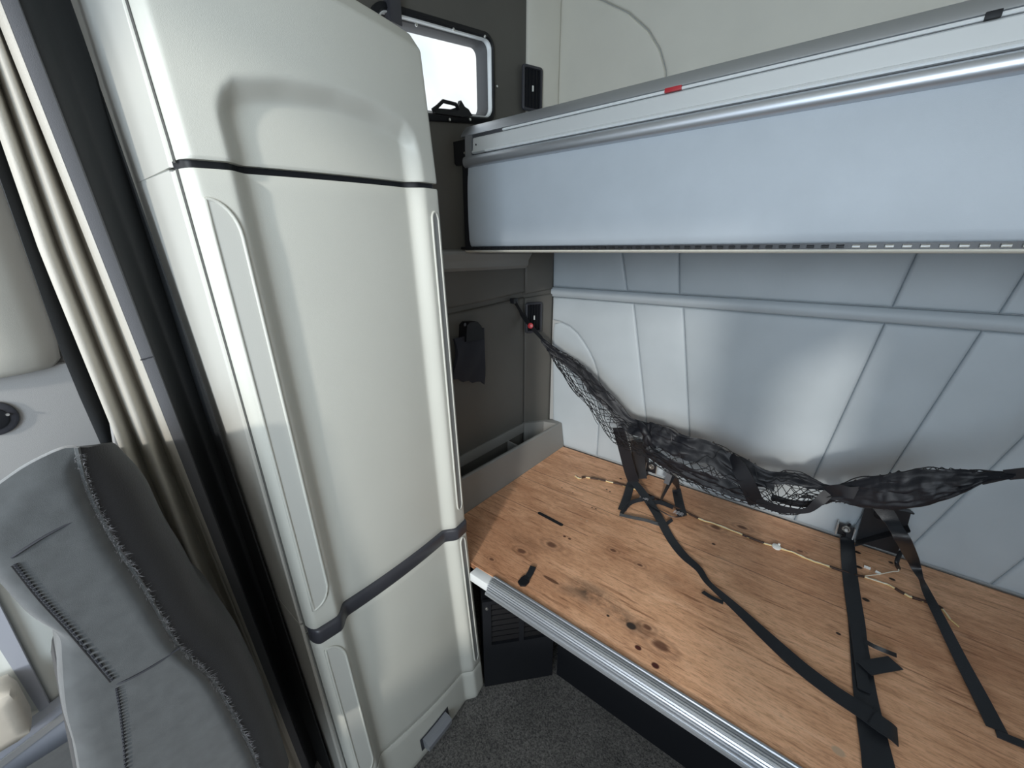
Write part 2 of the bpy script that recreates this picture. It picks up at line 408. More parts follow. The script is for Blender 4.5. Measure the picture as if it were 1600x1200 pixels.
for i in range(len(low) - 1):
    a, b_ = low[i], low[i + 1]
    if i == 0:   # split by the curved seam
        arc = [(-1.102, 1.171), (-1.05, 1.165), (-1.001, 1.15), (-0.955, 1.12), (-0.918, 1.081), (-0.885, 1.04), (-0.857, 0.995), (-0.835, 0.945), (-0.82, 0.88), (-0.812, 0.80), (-0.808, ZB)]
        A = [W(*p) for p in arc]
        pad(wr, A[1:] + [W(a[1], ZB), W(-1.098, 1.10), W(-1.09, 1.155)], NR, M['vinyl'], inset=0.003, puff=0.004)
        pad(wr, [W(a[0], ZS0), W(b_[0], ZS0), W(b_[1], ZB)] + A[::-1], NR, M['vinyl'])
    else:
        pad(wr, [W(a[0], ZS0), W(b_[0], ZS0), W(b_[1], ZB), W(a[1], ZB)], NR, M['vinyl'])
up = [[-1.115, -1.107], [-0.775, -0.722], [-0.530, -0.500], [0.172, 0.144], [0.405, 0.367], [0.65, 0.60], [XR, XR]]
for i in range(len(up) - 1):
    a, b_ = up[i], up[i + 1]
    pad(wr, [W(a[0], ZT), W(b_[0], ZT), W(b_[1], ZS1), W(a[1], ZS1)], NR, M['vinyl'])
# horizontal piping band between the two rows
prof = [(YR + 0.012, ZS0 + 0.001), (YR - 0.004, ZS0 + 0.004), (YR - 0.012, ZS0 + 0.014), (YR - 0.013, ZS0 + 0.025), (YR - 0.010, ZS1 - 0.010), (YR - 0.003, ZS1 - 0.003), (YR + 0.012, ZS1 - 0.001)]
MB().grid([[Vector((x, y, z)) for (y, z) in prof] for x in np.linspace(-1.107, XR, 12)]).build('welt_band', M['vinyl'], wr)
# upper rear wall above the bunk: two liner panels parted by a curved seam
ua = [ony(u, v, YR) for (u, v) in [(905, -18), (940, 0), (982, 20), (1012, 47), (1030, 77), (1039, 110), (1040, 150), (1040, 200)]]
ua[0] = Vector((-1.02, YR, 2.47))
pad(wr, [W(-1.145, ZT), W(-1.155, 2.50)] + ua + [W(ua[-1].x, ZT)], NR, M['liner'], 'liner_panel', 0.004, 0.004)
pad(wr, [W(-1.155, 2.51), W(-1.155, ZC), W(XR, ZC), W(XR, ZT), W(ua[-1].x + 0.002, ZT)] + [p + Vector((0.002, 0, 0.002)) for p in ua[::-1]], NR, M['liner'], 'liner_panel', 0.004, 0.004)

# left wall with the window opening, ledge and padded lining
wy0, wy1 = 0.86, 1.343
wcz, whz = 2.102, 0.121
WSH = 0.17          # the window is set on a slant that rises toward the rear
def wsl(y): return WSH * (y - 1.33)
WLX = XL - 0.05
m = MB()
def wpiece(p): m.prism([Vector((XL, y, z)) for y, z in p], (WLX - XL, 0, 0))
zb_, zt_ = wcz - whz, wcz + whz
wpiece([(0.2, ZF), (1.60, ZF), (1.60, zb_ + wsl(1.6)), (0.2, zb_ + wsl(0.2))]); wpiece([(0.2, zt_ + wsl(0.2)), (1.60, zt_ + wsl(1.6)), (1.60, ZC), (0.2, ZC)])
wpiece([(0.2, zb_ + wsl(0.2)), (wy0, zb_ + wsl(wy0)), (wy0, zt_ + wsl(wy0)), (0.2, zt_ + wsl(0.2))]); wpiece([(wy1, zb_ + wsl(wy1)), (1.60, zb_ + wsl(1.6)), (1.60, zt_ + wsl(1.6)), (wy1, zt_ + wsl(wy1))])
wlft = m.build('wall_left', M['liner_grey'], smooth=0, props=ST)
NL = (1, 0, 0)
def WL(y, z, x=XL + 0.012): return Vector((x, y, z))
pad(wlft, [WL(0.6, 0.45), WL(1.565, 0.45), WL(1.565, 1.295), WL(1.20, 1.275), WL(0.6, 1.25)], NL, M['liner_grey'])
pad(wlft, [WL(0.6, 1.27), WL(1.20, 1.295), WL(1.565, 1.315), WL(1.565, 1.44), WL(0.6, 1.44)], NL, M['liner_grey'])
led = [(XL, 1.425), (XL + 0.018, 1.428), (XL + 0.030, 1.440), (XL + 0.032, 1.462), (XL + 0.036, 1.468), (XL + 0.050, 1.490), (XL + 0.048, 1.500), (XL + 0.040, 1.505), (XL, 1.507)]
MB().prism([Vector((x, 0.6, z)) for x, z in led], (0, 0.965, 0)).build('ledge', M['tray'], wlft)
# angled corner between left and rear wall
c0 = Vector((XL, 1.568, 0)); c1 = Vector((-1.107, YR, 0)); cd = (c1 - c0); cn = Vector((cd.y, -cd.x, 0)).normalized()
def WC(t, z): p = c0.lerp(c1, t); return Vector((p.x, p.y, z))
q = MB(); q.prism([WC(0, ZF), WC(1, ZF), Vector((-1.107, YR + 0.05, ZF)), Vector((WLX, YR + 0.05, ZF)), Vector((WLX, 1.568, ZF))], (0, 0, ZC - ZF))
wc = q.build('wall_corner', M['liner_grey'], smooth=0, props=ST)
def WCo(t, z): return WC(t, z) + cn * 0.012
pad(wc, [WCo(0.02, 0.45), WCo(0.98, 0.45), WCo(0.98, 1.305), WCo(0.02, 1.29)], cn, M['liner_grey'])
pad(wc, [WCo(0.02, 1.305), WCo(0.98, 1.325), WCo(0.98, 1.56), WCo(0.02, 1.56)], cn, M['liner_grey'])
pad(wc, [WCo(0.02, 1.565), WCo(0.98, 1.565), WCo(0.98, ZC), WCo(0.02, ZC)], cn, M['liner'])

# right wall and cab front (behind the camera): door windows and windshield are open to the sky
m = MB(); a, b_ = XR, XR + 0.05
m.box((a, 0.2, ZF), (b_, YR + 0.05, ZC)); m.box((a, YF, ZF), (b_, 0.2, 1.2)); m.box((a, YF, 1.95), (b_, 0.2, ZC)); m.box((a, -0.28, 1.2), (b_, 0.2, 1.95)); m.box((a, YF, 1.2), (b_, -0.98, 1.95))
m.build('wall_right', M['shell'], smooth=0, props=ST)
m = MB(); a, b_ = YF - 0.05, YF
m.box((XD, a, ZF), (XR, b_, 0.90)); m.box((XD, a, 2.35), (XR, b_, ZC)); m.box((XD, a, 0.90), (-1.10, b_, 2.35)); m.box((0.76, a, 0.90), (XR, b_, 2.35))
m.build('wall_front', M['shell'], smooth=0, props=ST)
MB().box((XD + 0.01, YF, ZF), (XR - 0.01, YF + 0.40, 0.76), 0.03).build('trim_1', M['dash'], props=ST)
m = MB(); a, b_ = XD - 0.04, XD
m.box((a, YF, ZF), (b_, 0.2, 1.2)); m.box((a, YF, 1.95), (b_, 0.2, ZC)); m.box((a, -0.36, 1.2), (b_, 0.2, 1.95)); m.box((a, YF, 1.2), (b_, -1.05, 1.95))
wl2 = m.build('wall_left_front', M['trim_grey'], smooth=0, props=ST)

# side window
win = MB()
def rrect(cy, cz, hy, hz, r, n=6):
    out = []
    for (sy, sz, a0) in ((1, 1, 0), (-1, 1, 90), (-1, -1, 180), (1, -1, 270)):
        for k in range(n + 1):
            a_ = math.radians(a0 + 90 * k / n); out.append((cy + sy * (hy - r) + r * math.cos(a_), cz + sz * (hz - r) + r * math.sin(a_)))
    return out
wcy, why = (wy0 + wy1) / 2, (wy1 - wy0) / 2
def wring(g_, x, r): return [Vector((x, y, z + wsl(y))) for y, z in rrect(wcy, wcz, why + g_, whz + g_, r)]
w1 = MB().grid([wring(*q) for q in [(0.022, XL, 0.05), (0.022, XL + 0.010, 0.05), (0.018, XL + 0.014, 0.046), (0.006, XL + 0.018, 0.036), (0.001, XL + 0.012, 0.032), (-0.001, XL - 0.004, 0.03)]], closed_u=True).build('window_1', M['black'], props=ST)
MB().grid([wring(*q) for q in [(0.0015, XL + 0.012, 0.032), (-0.001, XL + 0.015, 0.03), (-0.0035, XL + 0.012, 0.03), (-0.004, XL - 0.01, 0.03)]], closed_u=True).build('chrome_bead', M['alu_white'], w1)
MB().grid([wring(*q) for q in [(0.002, XL - 0.002, 0.03), (-0.008, XL - 0.004, 0.03), (-0.013, XL - 0.016, 0.03), (-0.013, XL - 0.05, 0.03), (0.02, XL - 0.052, 0.03)]], closed_u=True).build('gasket', M['dash'], w1)
MB().prism(wring(-0.008, XL - 0.032, 0.03), (-0.005, 0, 0)).build('pane', M['glass'], w1, smooth=0)
for (u, v) in [(650, 39), (708, 46), (757, 57), (776, 135), (702, 187), (734, 187)]:
    p = onx(u, v, XL + 0.018); MB().disc(p, (1, 0, 0), 0.0045, 0.004, 10).build('screw', M['steel'], w1)
# window latch with folding handle
lat = MB(); p0 = onx(684, 176, XL + 0.02); p1 = onx(735, 184, XL + 0.02)
lat.tube([onx(676, 172, XL + 0.03), onx(684, 166, XL + 0.035), onx(692, 158, XL + 0.04), onx(712, 163, XL + 0.04), onx(716, 170, XL + 0.035)], 0.006, 6)
lat.prism([onx(u, v, XL + 0.02) for u, v in [(675, 170), (700, 172), (712, 168), (716, 158), (722, 168), (728, 172), (734, 182), (720, 184), (676, 178)]], (0.014, 0, 0))
lat.build('latch', M['black'], w1)

# ================================================================== BUNK BASE (plywood bench)
bench = thing('plywood_bunk', 'lower bunk base of bare stained plywood with a ribbed aluminium front edge', 'bunk', (-0.1, 1.25, ZF))
YP0 = 0.782
MB().box((-1.0, YP0, ZB - 0.018), (XR - 0.005, YR - 0.014, ZB), 0.001).build('plywood_board', M['ply'], bench, smooth=0)
# ribbed nosing: extruded profile (y,z), ribs on the rolled top
def nosing_profile():
    pts = [(YP0 + 0.002, ZB - 0.02), (YP0 + 0.002, ZB + 0.006), (YP0 - 0.004, ZB + 0.007)]
    a = Vector((YP0 - 0.007, ZB + 0.006)); b = Vector((YP0 - 0.040, ZB - 0.022)); ctrl = Vector((YP0 - 0.034, ZB + 0.006))
    n = 7
    def bez(t): return a * (1 - t) ** 2 + ctrl * 2 * t * (1 - t) + b * t * t
    for i in range(n):
        for k, h in ((0.04, -0.0045), (0.40, -0.0045), (0.50, 0.0008), (0.96, 0.0008)):
            t = (i + k) / n; p = bez(t); tg = bez(min(1, t + 0.01)) - bez(max(0, t - 0.01)); nn = Vector((tg.y, -tg.x)).normalized()
            if nn.y < 0: nn = -nn
            q_ = p + nn * h; pts.append((q_.x, q_.y))
    pts += [(b.x - 0.001, b.y - 0.002), (b.x - 0.006, b.y - 0.003), (b.x - 0.007, b.y - 0.010), (b.x, b.y - 0.012), (b.x + 0.02, b.y - 0.012)]
    return pts
npf = nosing_profile()
MB().prism([Vector((-0.690, y, z)) for y, z in npf], (XR - 0.005 + 0.690, 0, 0)).build('ribbed_nosing', M['alu'], bench, smooth=28)
# plain aluminium rail that carries on to the cabinet
MB().box((-0.768, YP0 - 0.034, ZB - 0.034), (-0.689, YP0 + 0.001, ZB - 0.001), 0.004).build('front_rail', M['alu_white'], bench)
MB().box((-0.575, 1.012, ZF), (XR - 0.005, 1.03, ZB - 0.02)).build('riser', M['black'], bench, smooth=0)
MB().box((-0.99, YP0 + 0.02, ZB - 0.06), (XR - 0.01, YP0 + 0.05, ZB - 0.019)).build('front_joist', M['black'], bench, smooth=0)
# slot cut in the board
sl = MB(); p0 = onz(843, 802, ZB); p1 = onz(877, 820, ZB)
def stadium(a, b, r, z, n=8):
    d_ = (b - a); an = math.atan2(d_.y, d_.x); out = []
    for c_, a0 in ((b, -90), (a, 90)):
        for k in range(n + 1):
            t = an + math.radians(a0 + 180 * k / n); out.append(Vector((c_.x + r * math.cos(t), c_.y + r * math.sin(t), z)))
    return out
sl.prism(stadium(p0, p1, 0.0075, ZB - 0.004), (0, 0, 0.0052)); sl.build('slot_liner', M['black'], bench, smooth=0)
# vent box under the bench
vb = thing('vent_grille', 'black louvred heater grille below the plywood bunk beside the cabinet', 'vent', (-0.68, 0.92, ZF))
va = onz(757, 1069, ZF); vbp = onz(861, 1051, ZF); va.z = vbp.z = 0
vd = (vbp - va); vlen = vd.length; vx_ = vd.normalized(); vn = Vector((vx_.y, -vx_.x, 0))
def V3(s_, z, o=0.0): return va + vx_ * s_ + vn * o + Vector((0, 0, z))
ztop = 0.335
body = MB(); body.prism([V3(0, ZF), V3(vlen, ZF), V3(vlen, ZF, -0.12), V3(0, ZF, -0.12)], (0, 0, ztop - ZF - 0.003)); body.build('box', M['black'], vb, smooth=0)
fr = MB()
zl0, zl1 = 0.13, ztop - 0.015
for (s0, s1, z0, z1) in [(0, vlen, ZF + 0.004, zl0), (0, vlen, zl1, ztop), (0, 0.03, zl0, zl1), (vlen - 0.02, vlen, zl0, zl1), (vlen * 0.5, vlen * 0.5 + 0.018, zl0, zl1)]:
    fr.prism([V3(s0, z0, 0.001), V3(s1, z0, 0.001), V3(s1, z1, 0.001), V3(s0, z1, 0.001)], vn * 0.012)
fr.build('face_frame', M['black_metal'], vb, smooth=0)
for (s0, s1) in ((0.03, vlen * 0.5), (vlen * 0.5 + 0.018, vlen - 0.02)):
    for k in range(7):
        z = zl0 + 0.012 + k * (zl1 - zl0 - 0.012) / 7
        MB().prism([V3(s0, z, 0.010), V3(s0, z + 0.012, 0.002), V3(s0, z + 0.009, 0.001), V3(s0, z - 0.003, 0.009)], vx_ * (s1 - s0)).build('louvre_slat', M['louvre'], vb, smooth=0)
for (s_, z) in ((0.015, ztop - 0.03), (vlen - 0.012, 0.20)):
    MB().disc(V3(s_, z, 0.013), vn, 0.005, 0.004, 10).build('screw', M['steel'], vb)

# ================================================================== TRAY on the left wall
tray = thing('side_tray', 'grey moulded storage tray along the left wall beside the plywood', 'tray', (-1.08, 1.25, ZB))
ty0, ty1 = 0.80, YR - 0.006; xi = -1.0
def ztl(y): return interp(y, [0.96, 1.716], [0.648, 0.632])
lipx = -1.022
m = MB()   # sloping front lip
rows = []
for y in np.linspace(ty0, ty1, 10):
    z = ztl(y); rows.append([Vector((xi, y, ZB - 0.01)), Vector((xi - 0.003, y, ZB + 0.02)), Vector((lipx + 0.003, y, z - 0.006)), Vector((lipx - 0.003, y, z)), Vector((lipx - 0.010, y, z)), Vector((lipx - 0.015, y, z - 0.008)), Vector((lipx - 0.012, y, ZB + 0.03))])
m.grid(rows); m.build('front_lip', M['tray'], tray)
MB().box((XL + 0.013, ty0, ZB), (lipx - 0.008, ty1 - 0.02, ZB + 0.035)).build('tray_floor', M['tray_dark'], tray, smooth=0)
m = MB()   # rear rim and corner
m.prism([Vector((lipx - 0.002, ty1, ztl(ty1))), Vector((lipx - 0.05, ty1 + 0.0, ztl(ty1) + 0.002)), Vector((-1.107, 1.695, ztl(ty1) + 0.004)), Vector((XL + 0.014, 1.56, 0.652)), Vector((XL + 0.026, 1.55, 0.652)), Vector((-1.10, 1.668, ztl(ty1) + 0.003)), Vector((lipx - 0.012, ty1 - 0.03, ztl(ty1)))], (0, 0, -0.14)).build('end_wall', M['tray'], tray)
MB().box((XL + 0.013, ty0, 0.60), (XL + 0.024, 1.56, 0.652), 0.003).build('back_rim', M['tray'], tray)
for y in (1.02, 1.42):
    MB().prism([Vector((XL + 0.02, y, ZB + 0.03)), Vector((lipx - 0.01, y, ZB + 0.03)), Vector((lipx - 0.01, y, ZB + 0.085)), Vector((XL + 0.02, y, ZB + 0.10))], (0, 0.008, 0)).build('divider', M['tray'], tray, smooth=0)

# ================================================================== TALL CABINET
CYL, CYR = 0.262, 0.772
cab = thing('tall_cabinet', 'tall grey beige wardrobe cabinet with bowed front and charcoal waist band', 'cabinet', (-0.95, 0.5, ZF))
def arch(s, z):
    """0 on the raised margins, 1 in the shallow sunken field"""
    zt = interp(s, [0.10, 0.15, 0.19, 0.33, 0.51, 0.69, 0.82, 0.87, 0.92], [1.715, 1.742, 1.758, 1.776, 1.786, 1.782, 1.768, 1.752, 1.70])
    a = smooth01((s - 0.108) / 0.075) * smooth01((0.905 - s) / 0.085)
    return a * smooth01((zt - z) / 0.042)
def cab_pt(s, z, off=0.0, inlay=False):
    sh = -0.042 * (z - 0.68) / 0.95
    y = lerp(CYL, CYR, s) + sh
    base = -0.800 + 0.030 * (1 - ((max(s, 0.03) - 0.42) / 0.58) ** 2)
    if s < 0.03:
        t = (0.03 - s) / 0.03; base -= 0.034 * (1 - math.sqrt(max(0.0, 1 - t ** 2.0)))
    if s > 0.98:
        t = (s - 0.98) / 0.02; base -= 0.006 * t * t
    x = base - 0.029 * arch(s, z)
    x += 0.030 * max(0.0, (0.68 - z)) / 0.76
    if z > 1.65: x -= 0.02 * (z - 1.65) / 0.3
    if z > 1.918: x -= (z - 1.918) * 0.75
    return Vector((x + off, y, z))
S_VALS = sorted(set([0, 0.003, 0.008, 0.014, 0.022, 0.03] + list(np.linspace(0.04, 0.10, 6)) + list(np.linspace(0.108, 0.183, 12)) + list(np.linspace(0.20, 0.81, 24)) + list(np.linspace(0.82, 0.905, 12)) + list(np.linspace(0.92, 0.98, 6)) + [0.985, 0.99, 0.995, 1.0]))
def cab_panel(name, mat, zb, zt, nz, depth=0.02, topfun=None):
    """door skin following the bowed front; zb, zt are functions of s"""
    rows = []
    zs = np.linspace(0, 1, nz)
    e = 0.004
    for t in zs:
        rows.append([cab_pt(s, lerp(zb(s), zt(s), t), -(e * 0.6 if t in (0.0, 1.0) else 0)) for s in S_VALS])
    # insert rows near the rim for a rounded edge
    def near(tt): return [cab_pt(s, tt(s)) for s in S_VALS]
    rows.insert(1, near(lambda s: zb(s) + e)); rows.insert(len(rows) - 1, near(lambda s: zt(s) - e))
    def inner(r): return [p + Vector((-depth, 0, 0)) for p in r]
    rows = [inner(rows[0])] + rows + [inner(rows[-1])]
    m = MB().grid(rows)
    # side returns
    n = len(S_VALS); R = len(rows)
    for col_ in (0, n - 1):
        vs = []
        for r in rows: vs += [r[col_], Vector((min(r[col_].x, rows[1][col_].x) - depth, r[col_].y, r[col_].z))]
        m.add(vs, [(2 * i, 2 * i + 2, 2 * i + 3, 2 * i + 1) for i in range(R - 1)])
    return m.build(name, mat, cab, smooth=50)
zgap = lambda s: 1.624 + 0.024 * s                       # shadow gap between the two upper fronts
def zstripe(s): return 0.676 + 0.004 * math.sin(s * 3.1)
def ztop_up(s): return 1.956
def zplinth(s): return 0.056 + 0.055 * (0.95 - s) / 0.8
cab_panel('upper_front', M['cabinet'], lambda s: zgap(s) + 0.006, ztop_up, 60)
door_u = cab_panel('door', M['cabinet'], lambda s: zstripe(s) + 0.002, lambda s: zgap(s) - 0.006, 40)
door_l = cab_panel('door', M['cabinet'], lambda s: zplinth(s) + 0.003, lambda s: zstripe(s) - 0.040, 26)
cab_panel('plinth', M['cabinet'], lambda s: ZF + 0.004, lambda s: zplinth(s) - 0.002, 8)
# waist band
rows = []
for (dz, off) in [(-0.041, -0.015), (-0.041, 0.001), (-0.037, 0.005), (-0.006, 0.008), (0.000, 0.006), (0.003, 0.001), (0.003, -0.015)]:
    rows.append([cab_pt(s, zstripe(s) + dz, off) for s in S_VALS])
MB().grid(rows).build('waist_band', M['charcoal'], cab, smooth=60)
# dark reveal behind the upper gap
rows = [[cab_pt(s, zgap(s) + dz, -0.016) for s in S_VALS] for dz in (-0.012, 0.012)]
MB().grid(rows).build('gap_reveal', M['black'], cab, smooth=60)
# carcass behind the fronts
m = MB()
rows = []
for z in np.linspace(ZF, 1.92, 24):
    l = cab_pt(0.0, z); r = cab_pt(1.0, z)
    rows.append([Vector((-0.875, l.y + 0.004, z)), Vector((-0.835, r.y - 0.004, z)), Vector((XL + 0.002, r.y - 0.004, z)), Vector((XL + 0.002, l.y + 0.004, z))])
m.grid(rows, closed_u=True)
n0 = len(m.v); m.f.append(tuple(range(n0 - 4, n0)))
m.build('carcass', M['cabinet_side'], cab, smooth=0)
# forward side panels (camera side), split at the gap
def side_panel(z0, z1, name):
    m = MB(); rows = []
    for z in np.linspace(z0, z1, 20):
        l = cab_pt(0.0, z); y = l.y - 0.001
        xe = -0.846
        rows.append([Vector((xe, y + 0.016, z)), Vector((xe, y + 0.004, z)), Vector((xe - 0.004, y + 0.0, z)), Vector((-0.95, y + 0.002, z)), Vector((-1.05, y + 0.004, z)), Vector((XL, y + 0.006, z))])
    rows = [[p + Vector((0, 0.004, 0)) for p in rows[0]]] + rows + [[p + Vector((0, 0.004, 0)) for p in rows[-1]]]
    rows[0] = [Vector((p.x, p.y, p.z)) for p in rows[0]]
    return m.grid(rows).build(name, M['cabinet_side'], cab, smooth=12)
side_panel(ZF, 0.655, 'side_panel'); side_panel(0.66, 1.618, 'side_panel'); side_panel(1.624, 2.55, 'side_panel')
for z0, z1 in ((ZF + 0.01, 0.655), (0.66, 1.618), (1.626, 1.95)):
    MB().tube([cab_pt(0.0, z, 0.0005) + Vector((0, -0.0012, 0)) for z in np.linspace(z0, z1, 24)], 0.0022, 5).build('corner_gap', M['inlay_gap'], cab)
# grip inlays: sunk strip inside a rounded raised rim
def inlay(door, s0, s1, zb, zt, mat, r=0.03, round_out=1, off=0.0):
    """D shaped outline, rounded on the inner side of the door"""
    W_ = (s1 - s0); H = zt - zb; out = []
    k_ = lambda: None
    rs, rz = W_ * 0.95, 0.055
    pts = []
    if round_out > 0:
        pts = [(s0, zb), (s0, zt)]
        for k in range(9):
            a = math.radians(90 - 90 * k / 8); pts.append((s1 - rs + rs * math.cos(a), zt - rz + rz * math.sin(a)))
        for k in range(9):
            a = math.radians(-90 * k / 8); pts.append((s1 - rs + rs * math.cos(a), zb + rz + rz * math.sin(a)))
    else:
        rs, rz = W_ * 0.5, 0.02
        for (cs, cz, a0) in ((s1 - rs, zt - rz, 90), (s1 - rs, zb + rz, 0), (s0 + rs, zb + rz, -90), (s0 + rs, zt - rz, 180)):
            for k in range(5):
                a = math.radians(a0 - 90 * k / 4); pts.append((cs + rs * math.cos(a), cz + rz * math.sin(a)))
    dense = []
    for i in range(len(pts)):
        a, b2 = pts[i], pts[(i + 1) % len(pts)]
        n = max(1, int(abs(a[1] - b2[1]) / 0.04))
        dense += [(lerp(a[0], b2[0], q / n), lerp(a[1], b2[1], q / n)) for q in range(n)]
    MB().tube([cab_pt(s, z, 0.0008 + off) for s, z in dense], 0.0032, 6, closed=True).build('grip_rim', M['cabinet'], door, smooth=80)
    MB().add([cab_pt(s, z, 0.0016 + off) for s, z in dense] , [tuple(range(len(dense)))]).build('grip_inlay', mat, door, smooth=0)
inlay(door_u, 0.028, 0.103, 0.735, 1.577, M['inlay'])
inlay(door_u, 0.927, 0.972, 0.735, 1.590, M['inlay_dark'], round_out=0)
inlay(door_l, 0.030, 0.108, 0.125, 0.612, M['inlay'])
inlay(door_l, 0.920, 0.965, 0.09, 0.628, M['inlay_dark'], round_out=0)
# pull latch at the foot of the lower door
lt = MB(); rows = []
for s in np.linspace(0.43, 0.63, 7):
    rows.append([cab_pt(s, 0.004, 0.000), cab_pt(s, 0.004, 0.022), cab_pt(s, -0.006, 0.032), cab_pt(s, -0.026, 0.030), cab_pt(s, -0.032, 0.018), cab_pt(s, -0.036, -0.004)])
lt.grid(rows); lt.f += [tuple(range(6)), tuple(len(lt.v) - 6 + k for k in range(6))]
lt.build('pull_latch', M['latch'], cab)
MB().grid([[cab_pt(s, z, 0.0015) for z in (-0.042, 0.012)] for s in np.linspace(0.41, 0.655, 8)]).build('latch_recess', M['charcoal'], cab, smooth=60)

# ================================================================== UPPER BUNK (front half folded up)
ub = thing('upper_bunk', 'folded upright upper bunk with grey padded panel and aluminium rails', 'bunk', (-0.15, 1.3, 1.49))
YU = 1.14; UX0, UX1 = -1.096, XR - 0.004
rows = []
for x in np.linspace(UX0, UX1, 40):
    r = []
    for (y, z) in [(YU + 0.05, 1.516), (YU + 0.008, 1.516), (YU + 0.001, 1.522), (YU - 0.003, 1.54), (YU - 0.006, 1.60), (YU - 0.007, 1.66), (YU - 0.005, 1.72), (YU, 1.775), (YU + 0.004, 1.80), (YU + 0.05, 1.80)]:
        r.append(Vector((x, y + 0.0015 * noise.noise(Vector((x * 5, z * 8, 0))), z)))
    rows.append(r)
m = MB().grid(rows); k = 10
m.f += [tuple(range(k)), tuple(len(m.v) - k + i for i in range(k))]
m.build('padded_panel', M['panel_fabric'], ub, smooth=60)
def extr(name, prof, x0, x1, mat, parent, smooth=40):
    return MB().prism([Vector((x0, y, z)) for y, z in prof], (x1 - x0, 0, 0)).build(name, mat, parent, smooth)
# half round lower rail
hr = [(YU + 0.03, 1.779), (YU - 0.004, 1.777)] + [(YU - 0.004 - 0.014 * math.sin(math.radians(a)), 1.795 - 0.017 * math.cos(math.radians(a))) for a in range(15, 166, 15)] + [(YU - 0.004, 1.811), (YU + 0.03, 1.811)]
extr('half_round_rail', hr, UX0 - 0.008, UX1, M['alu'], ub, 50)
extr('rail_channel', [(YU + 0.03, 1.806), (YU + 0.001, 1.806), (YU + 0.004, 1.880), (YU + 0.03, 1.880)], UX0 + 0.02, UX1, M['groove'], ub)
ins = extr('rail_insert', [(YU + 0.02, 1.815), (YU - 0.006, 1.816), (YU - 0.011, 1.820), (YU - 0.010, 1.824), (YU - 0.005, 1.826), (YU - 0.002, 1.862), (YU + 0.001, 1.865), (YU + 0.02, 1.865)], UX0 + 0.030, UX1, M['insert'], ub)
extr('bead_strip', [(YU, 1.8145), (YU - 0.009, 1.815), (YU - 0.0125, 1.8185), (YU - 0.009, 1.822), (YU, 1.822)], UX0 + 0.09, UX1, M['alu_white'], ub)
extr('pale_strip', [(YU + 0.01, 1.8665), (YU - 0.003, 1.8665), (YU - 0.005, 1.869), (YU - 0.003, 1.8725), (YU + 0.01, 1.8725)], UX0 + 0.16, UX1, M['alu_white'], ub)
extr('top_rail', [(YU + 0.004, 1.874), (YU + 0.0, 1.876), (YU + 0.001, 1.880), (YU + 0.012, 1.895), (YU + 0.03, 1.912), (YU + 0.06, 1.922), (YU + 0.09, 1.922), (YU + 0.09, 1.874)], UX0 - 0.03, UX1, M['alu'], ub)
# end of the rail: rounded cap plate at left
ec = MB()
ec.prism([Vector((UX0 - 0.008, YU - 0.004, 1.807)), Vector((UX0 + 0.022, YU - 0.004, 1.807)), Vector((UX0 + 0.022, YU - 0.002, 1.874)), Vector((UX0 - 0.008, YU - 0.002, 1.876))], (0, 0.03, 0)); ec.build('rail_end_cap', M['alu'], ub)
MB().disc((UX0 + 0.045, YU - 0.004, 1.842), (0, -1, 0), 0.003, 0.002, 10).build('screw', M['charcoal'], ub)
ta = ony(1040, 143, YU); tb = ony(1066, 137, YU)
MB().box((ta.x, YU - 0.008, 1.8655), (tb.x, YU, 1.875), 0.001).build('red_marker', M['red'], ub)
ta = ony(1537, 30, YU); tb = ony(1565, 22, YU)
MB().box((ta.x, YU - 0.008, 1.865), (tb.x, YU, 1.876), 0.001).build('black_clip', M['black'], ub)
# rear, fixed half of the bunk
MB().box((XL + 0.02, YU + 0.03, 1.4975), (UX1, YR - 0.014, 1.5145), 0.003).build('platform', M['liner_grey'], ub)
extr('platform_edge', [(YU + 0.034, 1.4965), (YU + 0.004, 1.4975), (YU, 1.501), (YU + 0.004, 1.5045), (YU + 0.034, 1.505)], XL + 0.03, UX1, M['liner'], ub)
# piano hinge: leaf and alternating knuckles
hg = MB().box((UX0, YU + 0.004, 1.504), (UX1, YU + 0.03, 1.517)).build('piano_hinge', M['black_metal'], ub, smooth=0)
kx = UX0 + 0.01; kk = MB(); i = 0
kn = []
while kx < UX1 - 0.02:
    kn.append(kx); kx += 0.026
for x in kn: MB().tube([(x, YU + 0.001, 1.5105), (x + 0.013, YU + 0.001, 1.5105)], 0.0034, 8).build('hinge_knuckle', M['steel'] if x > 0.0 else M['black_metal'], hg)
# black end bracket
br = MB(); br.box((UX0 - 0.026, YU - 0.002, 1.512), (UX0 + 0.001, YU + 0.03, 1.81), 0.001)
br.build('end_post', M['black_metal'], ub, smooth=0)
bp_ = MB().prism([Vector((x, YU + 0.004, z)) for x, z in [(-1.168, 1.868), (UX0 - 0.002, 1.868), (UX0 - 0.002, 1.80), (-1.12, 1.79), (-1.158, 1.792), (-1.166, 1.80)]], (0, 0.012, 0)).build('hinge_plate', M['black_metal'], ub, smooth=0)
MB().disc((-1.112, YU + 0.004, 1.826), (0, -1, 0), 0.004, 0.004, 10).build('bolt', M['steel'], ub)
for z in (1.803, 1.795): MB().disc((-1.105, YU - 0.002, z), (0, -1, 0), 0.003, 0.003, 10).build('bolt', M['charcoal'], ub)
MB().box((UX0 - 0.045, YU - 0.004, 1.507), (UX0 + 0.004, YU + 0.03, 1.517), 0.001).build('foot_plate', M['black_metal'], ub, smooth=0)

